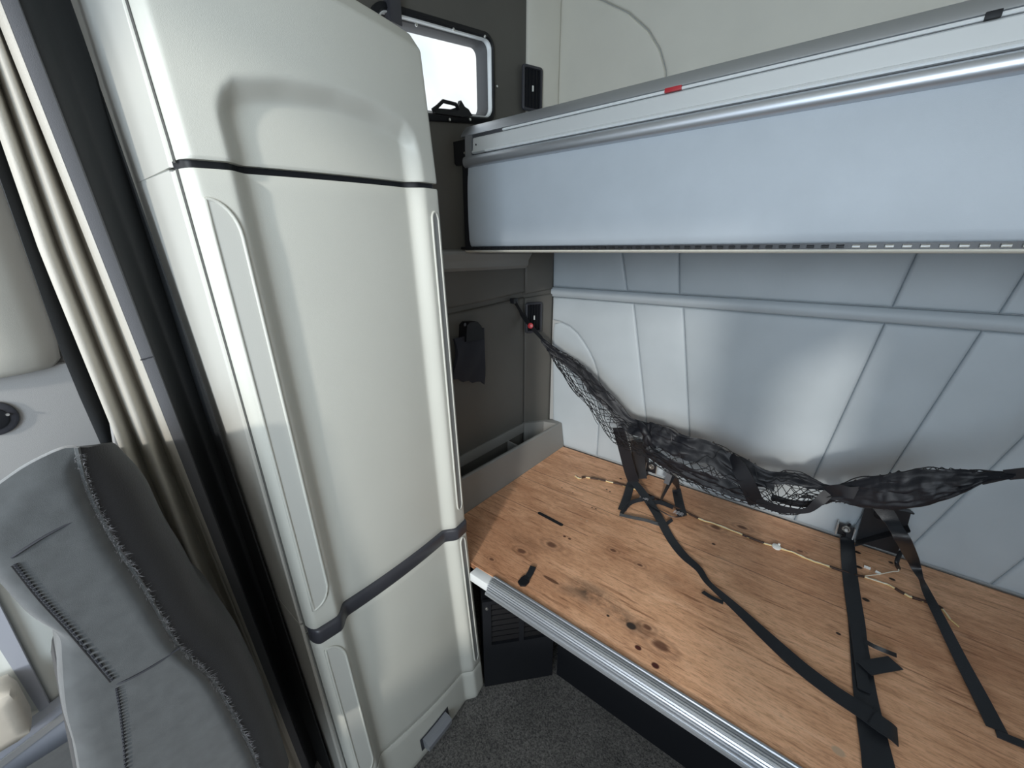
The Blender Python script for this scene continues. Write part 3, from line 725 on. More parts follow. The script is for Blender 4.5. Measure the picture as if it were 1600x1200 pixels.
# ================================================================== AIR VENTS on the corner
def corner_pt(u, v):  # on the angled corner face
    r = ray(u, v); den = r[0] * cn.x + r[1] * cn.y; k = ((c0 + cn * 0.024) - Vector(CAM)).dot(cn) / den
    return Vector(CAM + r * k)
def vent(pix, label):
    P = [corner_pt(*p) for p in pix]  # tl, tr, br, bl
    c = sum(P, Vector()) / 4; ex = cd.normalized(); ez = Vector((0, 0, 1))
    hw = ((P[1] - P[0]).dot(ex) + (P[2] - P[3]).dot(ex)) / 4; hh = ((P[0] - P[3]).z + (P[1] - P[2]).z) / 4
    t = thing('air_vent', label, 'vent', c - ez * hh, 'black air vents on the corner wall')
    def Q(a, b2, o): return c + ex * a + ez * b2 + cn * o
    rings = []
    for g_, o, r in [(0, 0, .012), (0, .006, .012), (-.003, .009, .010), (-.010, .009, .006), (-.012, .004, .005), (-.012, -.0, .005)]:
        rings.append([Q(a, b2, o) for a, b2 in rrect(0, 0, hw + g_, hh + g_, r, 4)])
    MB().grid(rings, closed_u=True).build('bezel', M['charcoal'], t, smooth=50)
    MB().add([Q(-hw + .01, -hh + .01, 0.0008), Q(hw - .01, -hh + .01, 0.0008), Q(hw - .01, hh - .01, 0.0008), Q(-hw + .01, hh - .01, 0.0008)], [(0, 1, 2, 3)]).build('duct', M['black'], t, smooth=0)
    n = 5
    for k in range(n):
        a = -hw + 0.016 + (2 * hw - 0.032) * k / (n - 1)
        MB().prism([Q(a - .002, -hh + .012, .001), Q(a + .001, -hh + .012, .001), Q(a + .003, -hh + .012, .007), Q(a, -hh + .012, .007)], (0, 0, 2 * hh - .024)).build('vane', M['black'], t, smooth=0)
    MB().box(Vector((-.003, -.003, -.010)), Vector((.003, .003, .010))).build
    kb = MB(); kb.prism([Q(-.003, -.010, .006), Q(.003, -.010, .006), Q(.003, .010, .006), Q(-.003, .010, .006)], cn * .004); kb.build('thumb_knob', M['white'], t, smooth=0)
    return t
vent([(815, 103), (847, 103), (846, 175), (815, 175)], 'black upright air vent above the upper bunk on the corner wall')
vent([(820, 472), (846, 472), (846, 519), (821, 520)], 'black air vent under the upper bunk behind the net strap')

# ================================================================== BLACK POUCH on the left wall
pz = thing('wall_pouch', 'black cloth pouch hanging on a holder on the left wall', 'pouch', onx(732, 597, XL + 0.02))
A = [onx(u, v, XL + 0.034) for u, v in [(708, 530), (752, 512), (753, 597), (745, 592), (738, 595), (728, 591), (715, 594), (706, 592)]]
rows = []
for k in range(9):
    t = k / 8; top = A[0].lerp(A[1], t); bot = Vector((0, 0, 0))
    bl = A[7].lerp(A[2], t); bl.z += 0.006 * math.sin(t * 17)
    rows.append([top.lerp(bl, q / 6) + Vector((0.006 * math.sin(t * 9 + q) + 0.012 * math.sin(q / 6 * math.pi), 0, 0)) for q in range(7)])
MB().sheet(rows, 0.012).build('pouch_cloth', M['pouch'], pz, smooth=60)
hb = MB(); hb.prism([onx(u, v, XL + 0.014) for u, v in [(716, 532), (717, 507), (722, 502), (734, 501), (740, 508), (744, 528)]], (0.045, 0, 0)); hb.build('holder', M['black'], pz, smooth=0)
MB().disc(onx(726, 507, XL + 0.060), (1, 0, 0), 0.007, 0.003, 10).build('button', M['charcoal'], pz)

# dark upright rail behind the cabinet top
ga = onx(602, -30, XL + 0.03); gb = onx(608, 22, XL + 0.03); gc = onx(624, 40, XL + 0.03)
MB().box((XL + 0.001, ga.y + 0.01, 2.12), (XL + 0.03, ga.y + 0.05, ZC), 0.004).build('grab_rail', M['charcoal'], None, props=T('dark upright rail on the left wall beside the window', 'rail'))


# ================================================================== CARGO NET
def P3(u, v, y): return ony(u, v, y)
def NY(u, y): return y - interp(u, [840, 960, 1100, 1250, 1400, 1600], [0.0, 0.07, 0.12, 0.13, 0.12, 0.08])
net = thing('bunk_net', 'black cargo safety net sagging across the rear wall above the plywood', 'net', (-0.2, 1.58, ZB))
top = [(848, 528, 1.50), (875, 548, 1.52), (905, 568, 1.54), (950, 612, 1.55), (985, 652, 1.56), (1020, 662, 1.56), (1060, 676, 1.56), (1110, 692, 1.57), (1160, 718, 1.58), (1205, 736, 1.59), (1250, 741, 1.60), (1300, 757, 1.58), (1350, 746, 1.55), (1400, 738, 1.53), (1450, 733, 1.51), (1500, 733, 1.49), (1560, 737, 1.46), (1660, 738, 1.42), (1800, 700, 1.36)]
bot = [(848, 533, 1.49), (862, 560, 1.50), (885, 592, 1.51), (925, 645, 1.52), (958, 690, 1.52), (1000, 712, 1.53), (1050, 742, 1.53), (1100, 765, 1.54), (1150, 782, 1.55), (1195, 797, 1.56), (1245, 803, 1.57), (1300, 785, 1.56), (1350, 792, 1.53), (1400, 796, 1.51), (1450, 786, 1.49), (1500, 768, 1.47), (1550, 746, 1.45), (1660, 742, 1.42), (1800, 704, 1.36)]
TOP = cat_rom([P3(u, v, NY(u, y)) for u, v, y in top], 8); BOT = cat_rom([P3(u, v, NY(u, y)) for u, v, y in bot], 8)
NT = len(TOP) - 1
def surf(t, w, crump=1.0):
    """point on the sagging sheet: t along, w from hem (0) to lower cord (1)"""
    f = min(max(t, 0), 0.9999) * NT; i = int(f); k = f - i
    a = TOP[i].lerp(TOP[i + 1], k); b = BOT[i].lerp(BOT[i + 1], k)
    p = a.lerp(b, w); wd = (b - a).length
    p += Vector((0, -0.10 * wd * math.sin(math.pi * w) * 1.6, 0))
    n = noise.noise_vector(Vector((t * 34, w * 3.1, 2.7)))
    n2 = noise.noise_vector(Vector((t * 90, w * 6, 8.1)))
    return p + (n * 0.13 + n2 * 0.05) * wd * crump * (0.3 + math.sin(math.pi * min(1, w + 0.1)))
# diamond lattice of thin cords
cords = MB(); nc = 66; nr = 7
for sgn in (1, -1):
    for c in range(-nr, nc + nr):
        seg = []
        for r in range(nr + 1):
            tt = (c + sgn * r * 0.9) / nc
            if 0 <= tt <= 0.93: seg.append(surf(tt, r / nr + 0.03 * math.sin(c * 12.3 + r)))
            else:
                if len(seg) > 1: cords.tube(seg, 0.0013, 4, cap=False)
                seg = []
        if len(seg) > 1: cords.tube(seg, 0.0013, 4, cap=False)
for w in (0.0, 0.97, 0.45, 0.72, 0.86, 0.25):
    cords.tube([surf(k / 240, w + 0.04 * math.sin(k * 0.23 + w * 9), 0.7) for k in range(225)], 0.0016 if w in (0.0, 0.97) else 0.0011, 5)
for k_ in range(46):   # slack strands lying over the bunched hem
    t0 = random.uniform(0.02, 0.56); ln = random.uniform(0.03, 0.10); w0 = random.uniform(0.0, 0.8); w1 = min(1.0, max(0.0, w0 + random.uniform(-0.5, 0.5))); ph = random.uniform(0, 6)
    cords.tube([surf(t0 + ln * q / 14, lerp(w0, w1, q / 14) + 0.05 * math.sin(q * 0.9 + ph), 0.6) + Vector((0, -0.020, 0.004)) for q in range(15)], 0.0012, 4, cap=False)
cords.build('net_mesh', M['cord'], net, smooth=80, props=dict(kind='stuff'))
# satin hem folded along the upper edge
def band(name, t0, t1, w0, w1, n, mat, amp=0.010, freq=60, off=-0.012, rows_w=19, seed=0.0):
    rows = []
    for i in range(n + 1):
        t = lerp(t0, t1, i / n); r = []
        for j in range(rows_w):
            w = lerp(w0(t), w1(t), j / (rows_w - 1)); p = surf(t, w, 0.35)
            d_ = 0.7 * amp * noise.noise(Vector((t * freq * 0.4, j * 0.45, seed))) + amp * 0.75 * math.sin(j * (24.0 / rows_w) * 0.55 + 5.0 * noise.noise(Vector((t * 16, seed, j * 0.12)))) * (0.4 + noise.noise(Vector((t * 22, seed, 3))))
            r.append(p + Vector((0.0, off + d_, 0.5 * d_)))
        rows.append(r)
    return MB().sheet(rows, 0.0012).build(name, mat, net, smooth=70)
W0 = lambda t: -0.04
band('hem', 0.0, 0.285, W0, lambda t: interp(t, [0, 0.03, 0.12, 0.285], [0.9, 0.62, 0.36, 0.34]), 90, M['satin'], 0.006, 60)
band('hem', 0.27, 0.51, W0, lambda t: 0.42 + 0.06 * math.sin(t * 60), 90, M['satin'], 0.008, 70, seed=3.0)
band('hem', 0.505, 0.60, W0, lambda t: 0.22, 40, M['satin'], 0.005, 60, seed=5.0)
band('gathered_cloth', 0.60, 0.905, W0, lambda t: interp(t, [0.6, 0.64, 0.80, 0.90], [0.55, 0.92, 1.0, 1.0]), 130, M['satin'], 0.007, 55, rows_w=29, seed=9.0)
band('gathered_cloth', 0.285, 0.47, lambda t: 0.55, lambda t: 0.88, 70, M['satin'], 0.008, 80, off=-0.004, seed=12.0)
# bunched knot where the tie-down strap meets the hem
kn = MB()
for (u0, v0, u1, v1, r0) in [(1000, 660, 1016, 690, 0.015), (1014, 664, 1008, 708, 0.013), (1008, 672, 1022, 700, 0.012)]:
    pts = [P3(lerp(u0, u1, k / 8), lerp(v0, v1, k / 8), 1.45 - 0.02 * math.sin(k / 8 * 3.1)) for k in range(9)]
    kn.tube([p + noise.noise_vector(p * 60) * 0.009 for p in pts], [r0 * (0.55 + 0.45 * math.sin(math.pi * (0.12 + 0.76 * k / 8))) for k in range(9)], 12)
kn.build('knot', M['satin'], net, smooth=80)
# end strap, hook and label at the left anchor
def ribbon_px(name, pts, width, parent, mat=None, side=None, n=8, th=0.0016, twist=None):
    """pts: (u,v,y) or world vectors"""
    C = cat_rom([Vector(p) if isinstance(p, Vector) else P3(*p) for p in pts], n)
    sides = []
    for i in range(len(C)):
        t = (C[min(i + 1, len(C) - 1)] - C[max(i - 1, 0)]).normalized()
        base = Vector(side) if side is not None else Vector((0, 1, 0)).cross(t)
        s_ = (base - t * base.dot(t)); s_ = s_.normalized() if s_.length > 1e-6 else Vector((1, 0, 0))
        if twist is not None:
            a = twist(i / (len(C) - 1)); s_ = Matrix.Rotation(a, 3, t) @ s_
        sides.append(s_)
    ws = [width(i / (len(C) - 1)) if callable(width) else width for i in range(len(C))]
    return MB().ribbon(C, ws, sides, th).build(name, mat or M['webbing'], parent, smooth=60)
an = onx(803, 470, XL + 0.02)
ribbon_px('end_strap', [an, P3(818, 494, 1.53), P3(832, 512, 1.52), P3(848, 530, 1.50)], 0.028, net, twist=lambda t: 0.5 * t)
MB().box(an - Vector((0.012, 0.016, 0.012)), an + Vector((0.012, 0.016, 0.012)), 0.004).build('anchor_hook', M['black_metal'], net)
lp = P3(829, 509, 1.505); MB().disc(lp, (0.4, -0.9, 0.2), 0.013, 0.004, 12).build('red_tag', M['red'], net)
# two cords running out to the right anchor
for dv in (0, 10):
    MB().tube([P3(1535, 742 + dv * 1.4, 1.46), P3(1580, 739 + dv * 0.7, 1.45), P3(1625, 735 + dv * 0.2, 1.43)], 0.003, 6).build('side_cord', M['cord'], net)
ribbon_px('end_strap', [surf(0.90, 0.5, 0.0), surf(0.97, 0.5, 0.0), TOP[-1].lerp(BOT[-1], 0.5), Vector((XR - 0.012, 1.40, 1.22))], 0.026, net)
MB().box((XR - 0.024, 1.385, 1.208), (XR, 1.417, 1.232), 0.004).build('anchor_hook', M['black_metal'], net)
# wide satin loops of the sagging middle
ribbon_px('loop_strap', [(1140, 716, 1.435), (1155, 732, 1.410), (1170, 760, 1.400), (1182, 788, 1.415)], 0.050, net, M['satin'])
ribbon_px('loop_strap', [(1182, 782, 1.410), (1210, 793, 1.405), (1240, 798, 1.405), (1262, 797, 1.405), (1280, 783, 1.405), (1294, 770, 1.42)], lambda t: 0.022 + 0.006 * math.sin(t * 9), net, M['satin'])
ribbon_px('loop_strap', [(1205, 776, 1.435), (1240, 786, 1.440), (1275, 786, 1.440), (1300, 776, 1.440)], 0.022, net, M['satin'])
ribbon_px('loop_strap', [(1294, 768, 1.42), (1312, 766, 1.405), (1330, 770, 1.40), (1350, 768, 1.41)], 0.036, net, M['satin'])

# ================================================================== TIE-DOWN STRAPS
def G(u, v, dz=0.003): return onz(u, v, ZB + dz)
UPZ = (0, 0, 1)
def flat_ribbon(name, pts, width, parent, mat=None, n=8, th=0.0018, tw=None):
    """webbing lying on or just over the board"""
    C = cat_rom(pts, n); sides = []
    for i in range(len(C)):
        t = (C[min(i + 1, len(C) - 1)] - C[max(i - 1, 0)]).normalized(); s_ = t.cross(Vector((0, 0, 1)))
        s_ = s_.normalized() if s_.length > 1e-5 else Vector((1, 0, 0))
        if tw is not None: s_ = Matrix.Rotation(tw(i / (len(C) - 1)), 3, t) @ s_
        sides.append(s_)
    ws = [width(i / (len(C) - 1)) if callable(width) else width for i in range(len(C))]
    return MB().ribbon(C, ws, sides, th).build(name, mat or M['webbing'], parent, smooth=60)
# --- left tie-down: hangs from the net knot, then runs diagonally over the board
s1 = thing('tie_down_strap', 'long black webbing strap running diagonally over the plywood from the net', 'strap', G(1060, 860))
ribbon_px('hanging_web', [(966, 668, 1.47), (975, 700, 1.48), (984, 735, 1.49), (990, 752, 1.50)], 0.052, s1, M['satin'])
ribbon_px('hanging_web', [(995, 690, 1.60), (998, 715, 1.605), (1000, 735, 1.60), (1002, 748, 1.59)], 0.055, s1)
flat_ribbon('web', [G(985, 748, 0.055), G(1000, 765, 0.03), G(1018, 790, 0.012), G(1033, 815, 0.009), G(1048, 842, 0.006), G(1068, 868, 0.004), G(1092, 890, 0.004), G(1108, 912, 0.006), G(1150, 950, 0.006), G(1200, 997, 0.007), G(1250, 1042, 0.008), G(1300, 1080, 0.010), G(1345, 1110, 0.012), G(1375, 1131, 0.010)],
            lambda t: interp(t, [0, 0.35, 0.55, 0.75, 1.0], [0.038, 0.030, 0.016, 0.040, 0.046]), s1, tw=lambda t: interp(t, [0, 0.3, 0.52, 0.75, 1], [0.1, 0.15, 0.75, 0.1, 0.0]))
flat_ribbon('web_end', [G(1098, 925, 0.004), G(1112, 934, 0.006), G(1130, 942, 0.005)], 0.014, s1)
# cross-over coil of webbing left on the board
ribbon_px('coil_web', [G(992, 745, 0.05), G(985, 758, 0.035), G(980, 776, 0.02), G(972, 797, 0.008)], 0.034, s1, side=(1, -0.3, 0))
flat_ribbon('coil_web', [G(970, 803, 0.006), G(985, 786, 0.012), G(1005, 780, 0.016), G(1022, 778, 0.012)], 0.016, s1, tw=lambda t: 0.9)
flat_ribbon('coil_web', [G(968, 804, 0.004), G(985, 808, 0.005), G(1010, 813, 0.006), G(1035, 820, 0.004), G(1050, 812, 0.006)], 0.012, s1, tw=lambda t: 0.8)
ribbon_px('coil_web', [P3(1052, 742, 1.60), P3(1047, 752, 1.595), G(1038, 770, 0.02), G(1030, 786, 0.006)], 0.020, s1, side=(1, -0.2, 0), twist=lambda t: 1.0 * t)
flat_ribbon('coil_web', [P3(1054, 745, 1.60), G(1057, 765, 0.012), G(1061, 785, 0.007), G(1066, 806, 0.005)], 0.036, s1, tw=lambda t: 0.25)
flat_ribbon('coil_web', [G(1068, 806, 0.006), G(1052, 808, 0.010), G(1035, 800, 0.013), G(1015, 788, 0.012), G(1030, 785, 0.010), G(1052, 793, 0.008)], 0.018, s1, tw=lambda t: 0.5)
for (u, v) in ((1007, 778), (1060, 802)):   # pale zig-zag stitch patches
    z = MB(); c = G(u, v, 0.0185 if u < 1030 else 0.0125)
    for k in range(3):
        z.tube([c + Vector((-0.018 + 0.006 * i, -0.008 + 0.008 * k + (0.003 if i % 2 else -0.003), 0.001)) for i in range(7)], 0.0011, 4)
    z.build('bar_tack', M['fuzz'], s1)
gw = MB(); 
ribbon_px('grey_tie', [P3(1050, 733, 1.59), P3(1045, 745, 1.585), P3(1041, 756, 1.585)], 0.022, s1, M['tape_grey'])
# --- right tie-down: from its wall bracket straight to the front
s2 = thing('tie_down_strap', 'wide black webbing strap lying straight across the plywood to the front', 'strap', G(1345, 1040))
flat_ribbon('web', [P3(1322, 828, 1.70), G(1324, 850, 0.008), G(1327, 890, 0.005), G(1332, 930, 0.004), G(1338, 970, 0.004), G(1341, 1000, 0.004), G(1346, 1040, 0.004), G(1352, 1085, 0.004), G(1360, 1130, 0.004), G(1370, 1180, 0.004), G(1376, 1215, 0.004)], lambda t: interp(t, [0, 0.5, 0.8, 1], [0.042, 0.038, 0.050, 0.058]), s2)
flat_ribbon('doubled_web', [G(1334, 968, 0.009), G(1339, 1000, 0.010), G(1343, 1030, 0.010), G(1347, 1060, 0.009), G(1350, 1080, 0.008)], 0.024, s2)
flat_ribbon('free_loop', [G(1348, 1000, 0.012), G(1366, 1010, 0.020), G(1385, 1018, 0.022), G(1400, 1024, 0.014)], 0.010, s2, tw=lambda t: 0.8)
flat_ribbon('free_loop', [G(1350, 1045, 0.014), G(1370, 1041, 0.012), G(1388, 1038, 0.010), G(1399, 1036, 0.008)], 0.036, s2)
flat_ribbon('flap', [G(1362, 1122, 0.016), G(1376, 1132, 0.016), G(1392, 1143, 0.012), G(1402, 1152, 0.006)], 0.046, s2)
# --- right hanging strap, twisted, from the net down to the front edge
s3 = thing('tie_down_strap', 'twisted black webbing strap slanting down to the right front of the plywood', 'strap', G(1575, 1150))
ribbon_px('web', [P3(1372, 785, 1.44), P3(1392, 812, 1.44), P3(1412, 846, 1.41), G(1428, 880, 0.085), G(1438, 902, 0.055), G(1448, 925, 0.03), G(1470, 968, 0.02), G(1500, 1028, 0.014), G(1530, 1085, 0.010), G(1558, 1140, 0.006)],
          lambda t: interp(t, [0, 0.3, 0.45, 0.6, 1], [0.040, 0.034, 0.014, 0.022, 0.034]), s3, side=(1, 0.3, 0), twist=lambda t: interp(t, [0, 0.3, 0.48, 0.62, 1], [0.0, 0.1, 1.15, 0.35, 0.0]))
flat_ribbon('web_end', [G(1556, 1146, 0.003), G(1580, 1156, 0.005), G(1605, 1166, 0.004), G(1640, 1180, 0.003)], 0.020, s3)

# ================================================================== ANCHOR BRACKETS AND BELT BOXES on the rear wall
def bracket(u, v, label):
    c = ony(u, v, YR - 0.016)
    t = thing('anchor_bracket', label, 'bracket', (c.x, c.y, ZB), 'belt anchor brackets on the rear wall')
    MB().box((c.x - 0.020, YR - 0.0325, c.z - 0.030), (c.x + 0.020, YR - 0.0285, c.z + 0.014), 0.001).build('plate', M['black_metal'], t, smooth=0)
    MB().prism([Vector((c.x - 0.026, YR - 0.014, c.z - 0.032)), Vector((c.x - 0.026, YR - 0.036, c.z - 0.032)), Vector((c.x - 0.026, YR - 0.036, c.z + 0.012)), Vector((c.x - 0.026, YR - 0.014, c.z + 0.018))], (0.0035, 0, 0)).build('cheek', M['steel'], t, smooth=0)
    MB().prism([Vector((c.x + 0.022, YR - 0.014, c.z - 0.032)), Vector((c.x + 0.022, YR - 0.036, c.z - 0.032)), Vector((c.x + 0.022, YR - 0.036, c.z + 0.012)), Vector((c.x + 0.022, YR - 0.014, c.z + 0.018))], (0.0035, 0, 0)).build('cheek', M['steel'], t, smooth=0)
    r1 = MB(); cc = Vector((c.x, YR - 0.0335, c.z))
    r1.tube([cc + Vector((0.010 * math.cos(a), 0, 0.010 * math.sin(a))) for a in np.linspace(0, 2 * math.pi, 17)[:-1]], 0.0035, 6, closed=True); r1.build('ring_nut', M['steel'], t)
    MB().disc(cc, (0, -1, 0), 0.006, 0.003, 6).build('bolt', M['steel'], t)
    MB().tube([(c.x + 0.004, YR - 0.03, c.z + 0.012), (c.x + 0.006, YR - 0.03, c.z + 0.024)], 0.004, 6).build('pin', M['black_metal'], t)
bracket(1020, 727, 'steel and black belt anchor bracket showing below the net knot')
bracket(1322, 823, 'steel and black belt anchor bracket at the top of the wide strap')
def belt_box(quad, label, depth):
    P = [ony(u, v, YR - 0.030) for u, v in quad]
    t = thing('belt_retractor', label, 'retractor', (P[0].x, YR - 0.03, ZB), 'black belt retractors on the rear wall')
    MB().prism(P, (0, 0.016, 0)).build('cover_plate', M['black_metal'], t, smooth=0)
    a, b2, c2, d2 = P[0], P[1], P[2], P[-1]
    MB().prism([a, b2, b2 + Vector((0.004, -0.022, 0.004)), a + Vector((-0.004, -0.022, 0.004))], (0, 0, 0.005)).build('top_flange', M['black_metal'], t, smooth=0)
    MB().prism([d2, c2, c2 + Vector((0.004, -0.035, -0.002)), d2 + Vector((-0.004, -0.035, -0.002))], (0, 0, 0.005)).build('bottom_flange', M['black_metal'], t, smooth=0)
    cc = a.lerp(c2, 0.42) + Vector((0, -0.002, 0))
    MB().disc(cc + Vector((-0.006, 0, -0.010)), (0, -1, 0), 0.016, 0.006, 14).build('pivot', M['black'], t)
    MB().disc(cc + Vector((0.0, 0, 0.022)), (0, -1, 0), 0.008, 0.005, 6).build('bolt', M['charcoal'], t)
belt_box([(1353, 786), (1424, 800), (1418, 822), (1402, 866), (1337, 846)], 'black belt retractor box on the rear wall right of the wide strap', 0.02)
belt_box([(985, 690), (1012, 700), (1012, 735), (1010, 752), (990, 748)], 'black belt retractor plate half hidden behind the left hanging webbing', 0.02)

# ================================================================== WIRING on the plywood
wire = thing('wiring_loom', 'thin taped yellow and white wiring lying along the plywood', 'wire', G(1210, 855))
wp = [(898, 744), (905, 748), (912, 746), (922, 747), (938, 750), (955, 754), (975, 759), (1010, 772), (1040, 786), (1070, 800), (1095, 812), (1120, 820), (1160, 836), (1185, 846), (1212, 855), (1240, 864), (1262, 874), (1285, 882), (1308, 890), (1335, 899), (1350, 902), (1385, 913), (1410, 927), (1425, 934), (1445, 940), (1462, 946), (1472, 952), (1484, 967), (1498, 979)]
WP = cat_rom([G(u, v, 0.0035) for u, v in wp], 6)
MB().tube([p + Vector((0, 0.0012 * math.sin(i), 0)) for i, p in enumerate(WP)], 0.0019, 6).build('yellow_wire', M['wire_y'], wire, smooth=80)
MB().tube([p + Vector((0.001, 0.0030 + 0.0015 * math.sin(i * 1.7), 0.0005)) for i, p in enumerate(WP[:-6])], 0.0016, 6).build('white_wire', M['wire_w'], wire, smooth=80)
def seg_px(a, b2):  # indices along wp
    return WP[int(a * 6):int(b2 * 6) + 1]
for (a, b2) in [(1.6, 2.4), (3, 4.6), (5.2, 6.2), (6.8, 9.9), (12.1, 13.4), (17.6, 18.7), (19.0, 20.0), (21.5, 22.2), (23.0, 26.0)]:
    MB().tube([p + Vector((0, 0.001, 0.001)) for p in seg_px(a, b2)], 0.0042, 7).build('tape_wrap', M['tape'], wire, smooth=80)
c = G(1213, 855, 0.004); k = MB().disc(c, (0.1, -0.1, 1), 0.014, 0.005, 14); k.disc(c + Vector((0.006, 0.014, 0.003)), (0, 0, 1), 0.004, 0.006, 8); k.build('round_clip', M['white'], wire)
MB().tube(cat_rom([G(1345, 899, 0.004), G(1365, 906, 0.006), G(1390, 914, 0.004)], 6), 0.0016, 6).build('white_wire', M['wire_w'], wire, smooth=80)
MB().tube(cat_rom([G(1352, 900, 0.004), G(1375, 897, 0.008), G(1395, 893, 0.010), G(1404, 892, 0.012), G(1402, 884, 0.02), P3(1402, 876, 1.62)], 6), 0.0016, 6).build('white_wire', M['wire_w'], wire, smooth=80)
for (u, v, du, dv) in [(1350, 885, 10, 4), (1368, 893, 8, 4)]:
    pa = G(u, v, 0.006); pb = G(u + du, v + dv, 0.006); MB().tube([pa, pb], 0.005, 4).build('connector', M['white'], wire, smooth=0)
MB().tube(cat_rom([P3(1408, 862, 1.64), P3(1404, 870, 1.62), P3(1401, 880, 1.60), G(1404, 888, 0.01)], 6), 0.006, 7).build('black_sleeve', M['cord'], wire, smooth=80)

# small rubber tab lying on the board
tab = thing('rubber_tab', 'small black rubber pull tab lying on the plywood near the front edge', 'tab', G(824, 902))
flat_ribbon('strip', [G(833, 886, 0.004), G(828, 897, 0.004), G(822, 906, 0.004)], 0.020, tab, M['webbing'], th=0.003)
MB().prism([v + Vector((0, 0, 0.001)) for v in [G(814, 905, 0), G(820, 901, 0), G(827, 905, 0), G(827, 911, 0), G(821, 917, 0), G(813, 917, 0), G(809, 911, 0)]], (0, 0, 0.006)).build('head', M['black'], tab, smooth=0)

# ================================================================== CURTAIN
cur = thing('privacy_curtain', 'bunched beige leatherette privacy curtain with black lining beside the cabinet', 'curtain', (-0.95, 0.13, ZF + 0.02))
def az_tape(z): return 0.147 + (1.41 - z) * 0.068
def az_l(z): return 0.066 + max(0.0, 1.5 - z) * 0.042
def az_r(z): return 0.203 + (1.6 - z) * 0.070
ZT0, ZT1 = ZF + 0.03, 2.45
def cpt(az, z, x):
    x = -min(-x * 1.07, (CYL - 0.042 * (z - 0.68) / 0.95 - 0.010) / az); return Vector((x, -x * az, z))
# beige folds
rows = []
for z in np.linspace(ZT0, ZT1, 46):
    r = []; l = az_l(z); t_ = az_tape(z) - 0.002
    for k in range(49):
        q = k / 48
        ph = q * 2.45 * 2 * math.pi + 0.5 * math.sin(z * 2.2) + 0.6
        x = -0.965 + 0.022 * math.sin(ph) + 0.010 * math.sin(q * 30 + z * 2) * 0.25
        r.append(cpt(lerp(l, t_, q), z, x))
    rows.append(r)
MB().sheet(rows, 0.003).build('beige_face', M['curtain_beige'], cur, smooth=80)
# stitched edge tape
rows = []
for z in np.linspace(ZT0, ZT1, 46):
    t_ = az_tape(z); wv = 0.002 * math.sin(z * 9)
    rows.append([cpt(t_ - 0.009, z, -0.945 + wv), cpt(t_ - 0.007, z, -0.932 + wv), cpt(t_ + 0.000, z, -0.930 + wv), cpt(t_ + 0.006, z, -0.930 + wv), cpt(t_ + 0.008, z, -0.94 + wv)])
tp = MB().sheet(rows, 0.003).build('edge_tape', M['tape_grey'], cur, smooth=60)
for da in (-0.002, 0.003):
    MB().tube([cpt(az_tape(z) + da, z, -0.9290 + 0.002 * math.sin(z * 9)) for z in np.linspace(ZT0, ZT1, 60)], 0.0007, 4).build('stitch_line', M['stitch'], tp)
rows = []
for z in np.linspace(ZT0, ZT1, 46):
    t_ = az_tape(z); wv = 0.002 * math.sin(z * 9); rows.append([cpt(t_ - 0.018, z, -0.945), cpt(t_ - 0.014, z, -0.934 + wv), cpt(t_ - 0.009, z, -0.932 + wv)])
MB().sheet(rows, 0.002).build('edge_binding', M['curtain_beige'], cur, smooth=60)
zz = onx(244, 568, -0.93).z
MB().tube([cpt(az_tape(zz) - 0.011, zz - 0.002, -0.9285), cpt(az_tape(zz) + 0.008, zz + 0.001, -0.9285)], 0.0012, 4).build('pen_mark', M['stitch'], tp)
# black lining
rows = []
for z in np.linspace(ZT0, ZT1, 46):
    r = []; l = az_tape(z) - 0.004; t_ = az_r(z)
    for k in range(37):
        q = k / 36
        x = -0.955 + 0.016 * math.sin(q * 8.0 + 0.4 * math.sin(z * 1.7)) - 0.06 * smooth01((q - 0.55) / 0.45)
        r.append(cpt(lerp(l, t_, q), z, x))
    rows.append(r)
MB().sheet(rows, 0.003).build('black_lining', M['curtain_black'], cur, smooth=80)
# far black fold between curtain and door pillar
rows = []
for z in np.linspace(ZT0, ZT1, 30):
    r = []
    for k in range(21):
        q = k / 20; r.append(Vector((-1.09 + 0.02 * math.sin(q * 9 + z), lerp(0.052 + max(0, 1.3 - z) * 0.06, 0.17, q), z)))
    rows.append(r)
MB().sheet(rows, 0.003).build('black_lining', M['curtain_black'], cur, smooth=80)

# ================================================================== DOOR SIDE (left edge of the picture)
# padded pillar trim
m = MB(); rows = []
yb = 0.030
for z, ins in [(1.272, 0.03), (1.277, 0.012), (1.290, 0.003), (1.32, 0.0), (1.8, 0.0), (2.55, 0.0)]:
    r = []
    for (x, y) in [(XD, yb + 0.03), (XD + 0.02, yb + 0.03), (XD + 0.05, yb + 0.02), (XD + 0.075, yb - 0.01), (XD + 0.085, yb - 0.06), (XD + 0.085, -0.10), (XD + 0.07, -0.20), (XD, -0.22)]:
        xx = XD + (x - XD) * (1 - ins * 14); yy = y - ins * (1 if y > 0 else 0)
        r.append(Vector((xx, yy, z)))
    rows.append(r)
m.grid(rows); m.f.append(tuple(range(8)))
m.build('pillar_trim', M['trim_beige'], None, 50, T('smooth beige padded pillar trim between door and curtain', 'trim panel'))
MB().box((XD, -0.36, 0.86), (XD + 0.03, 0.18, 1.28), 0.006).build('lower_pillar_cover', M['trim_grey'], None, 35, T('flat grey cover panel under the beige pillar trim', 'trim panel'))
spk = thing('door_speaker', 'round black tweeter on the flat grey panel at the left edge', 'speaker', onx(-12, 655, XD + 0.03))
sc_ = onx(-14, 654, XD + 0.03)
MB().disc(sc_, (1, 0, 0), 0.034, 0.010, 32).build('ring', M['charcoal'], spk)
MB().disc(sc_ + Vector((0.010, 0, 0)), (1, 0, 0), 0.022, 0.003, 28).build('grille', M['black'], spk)
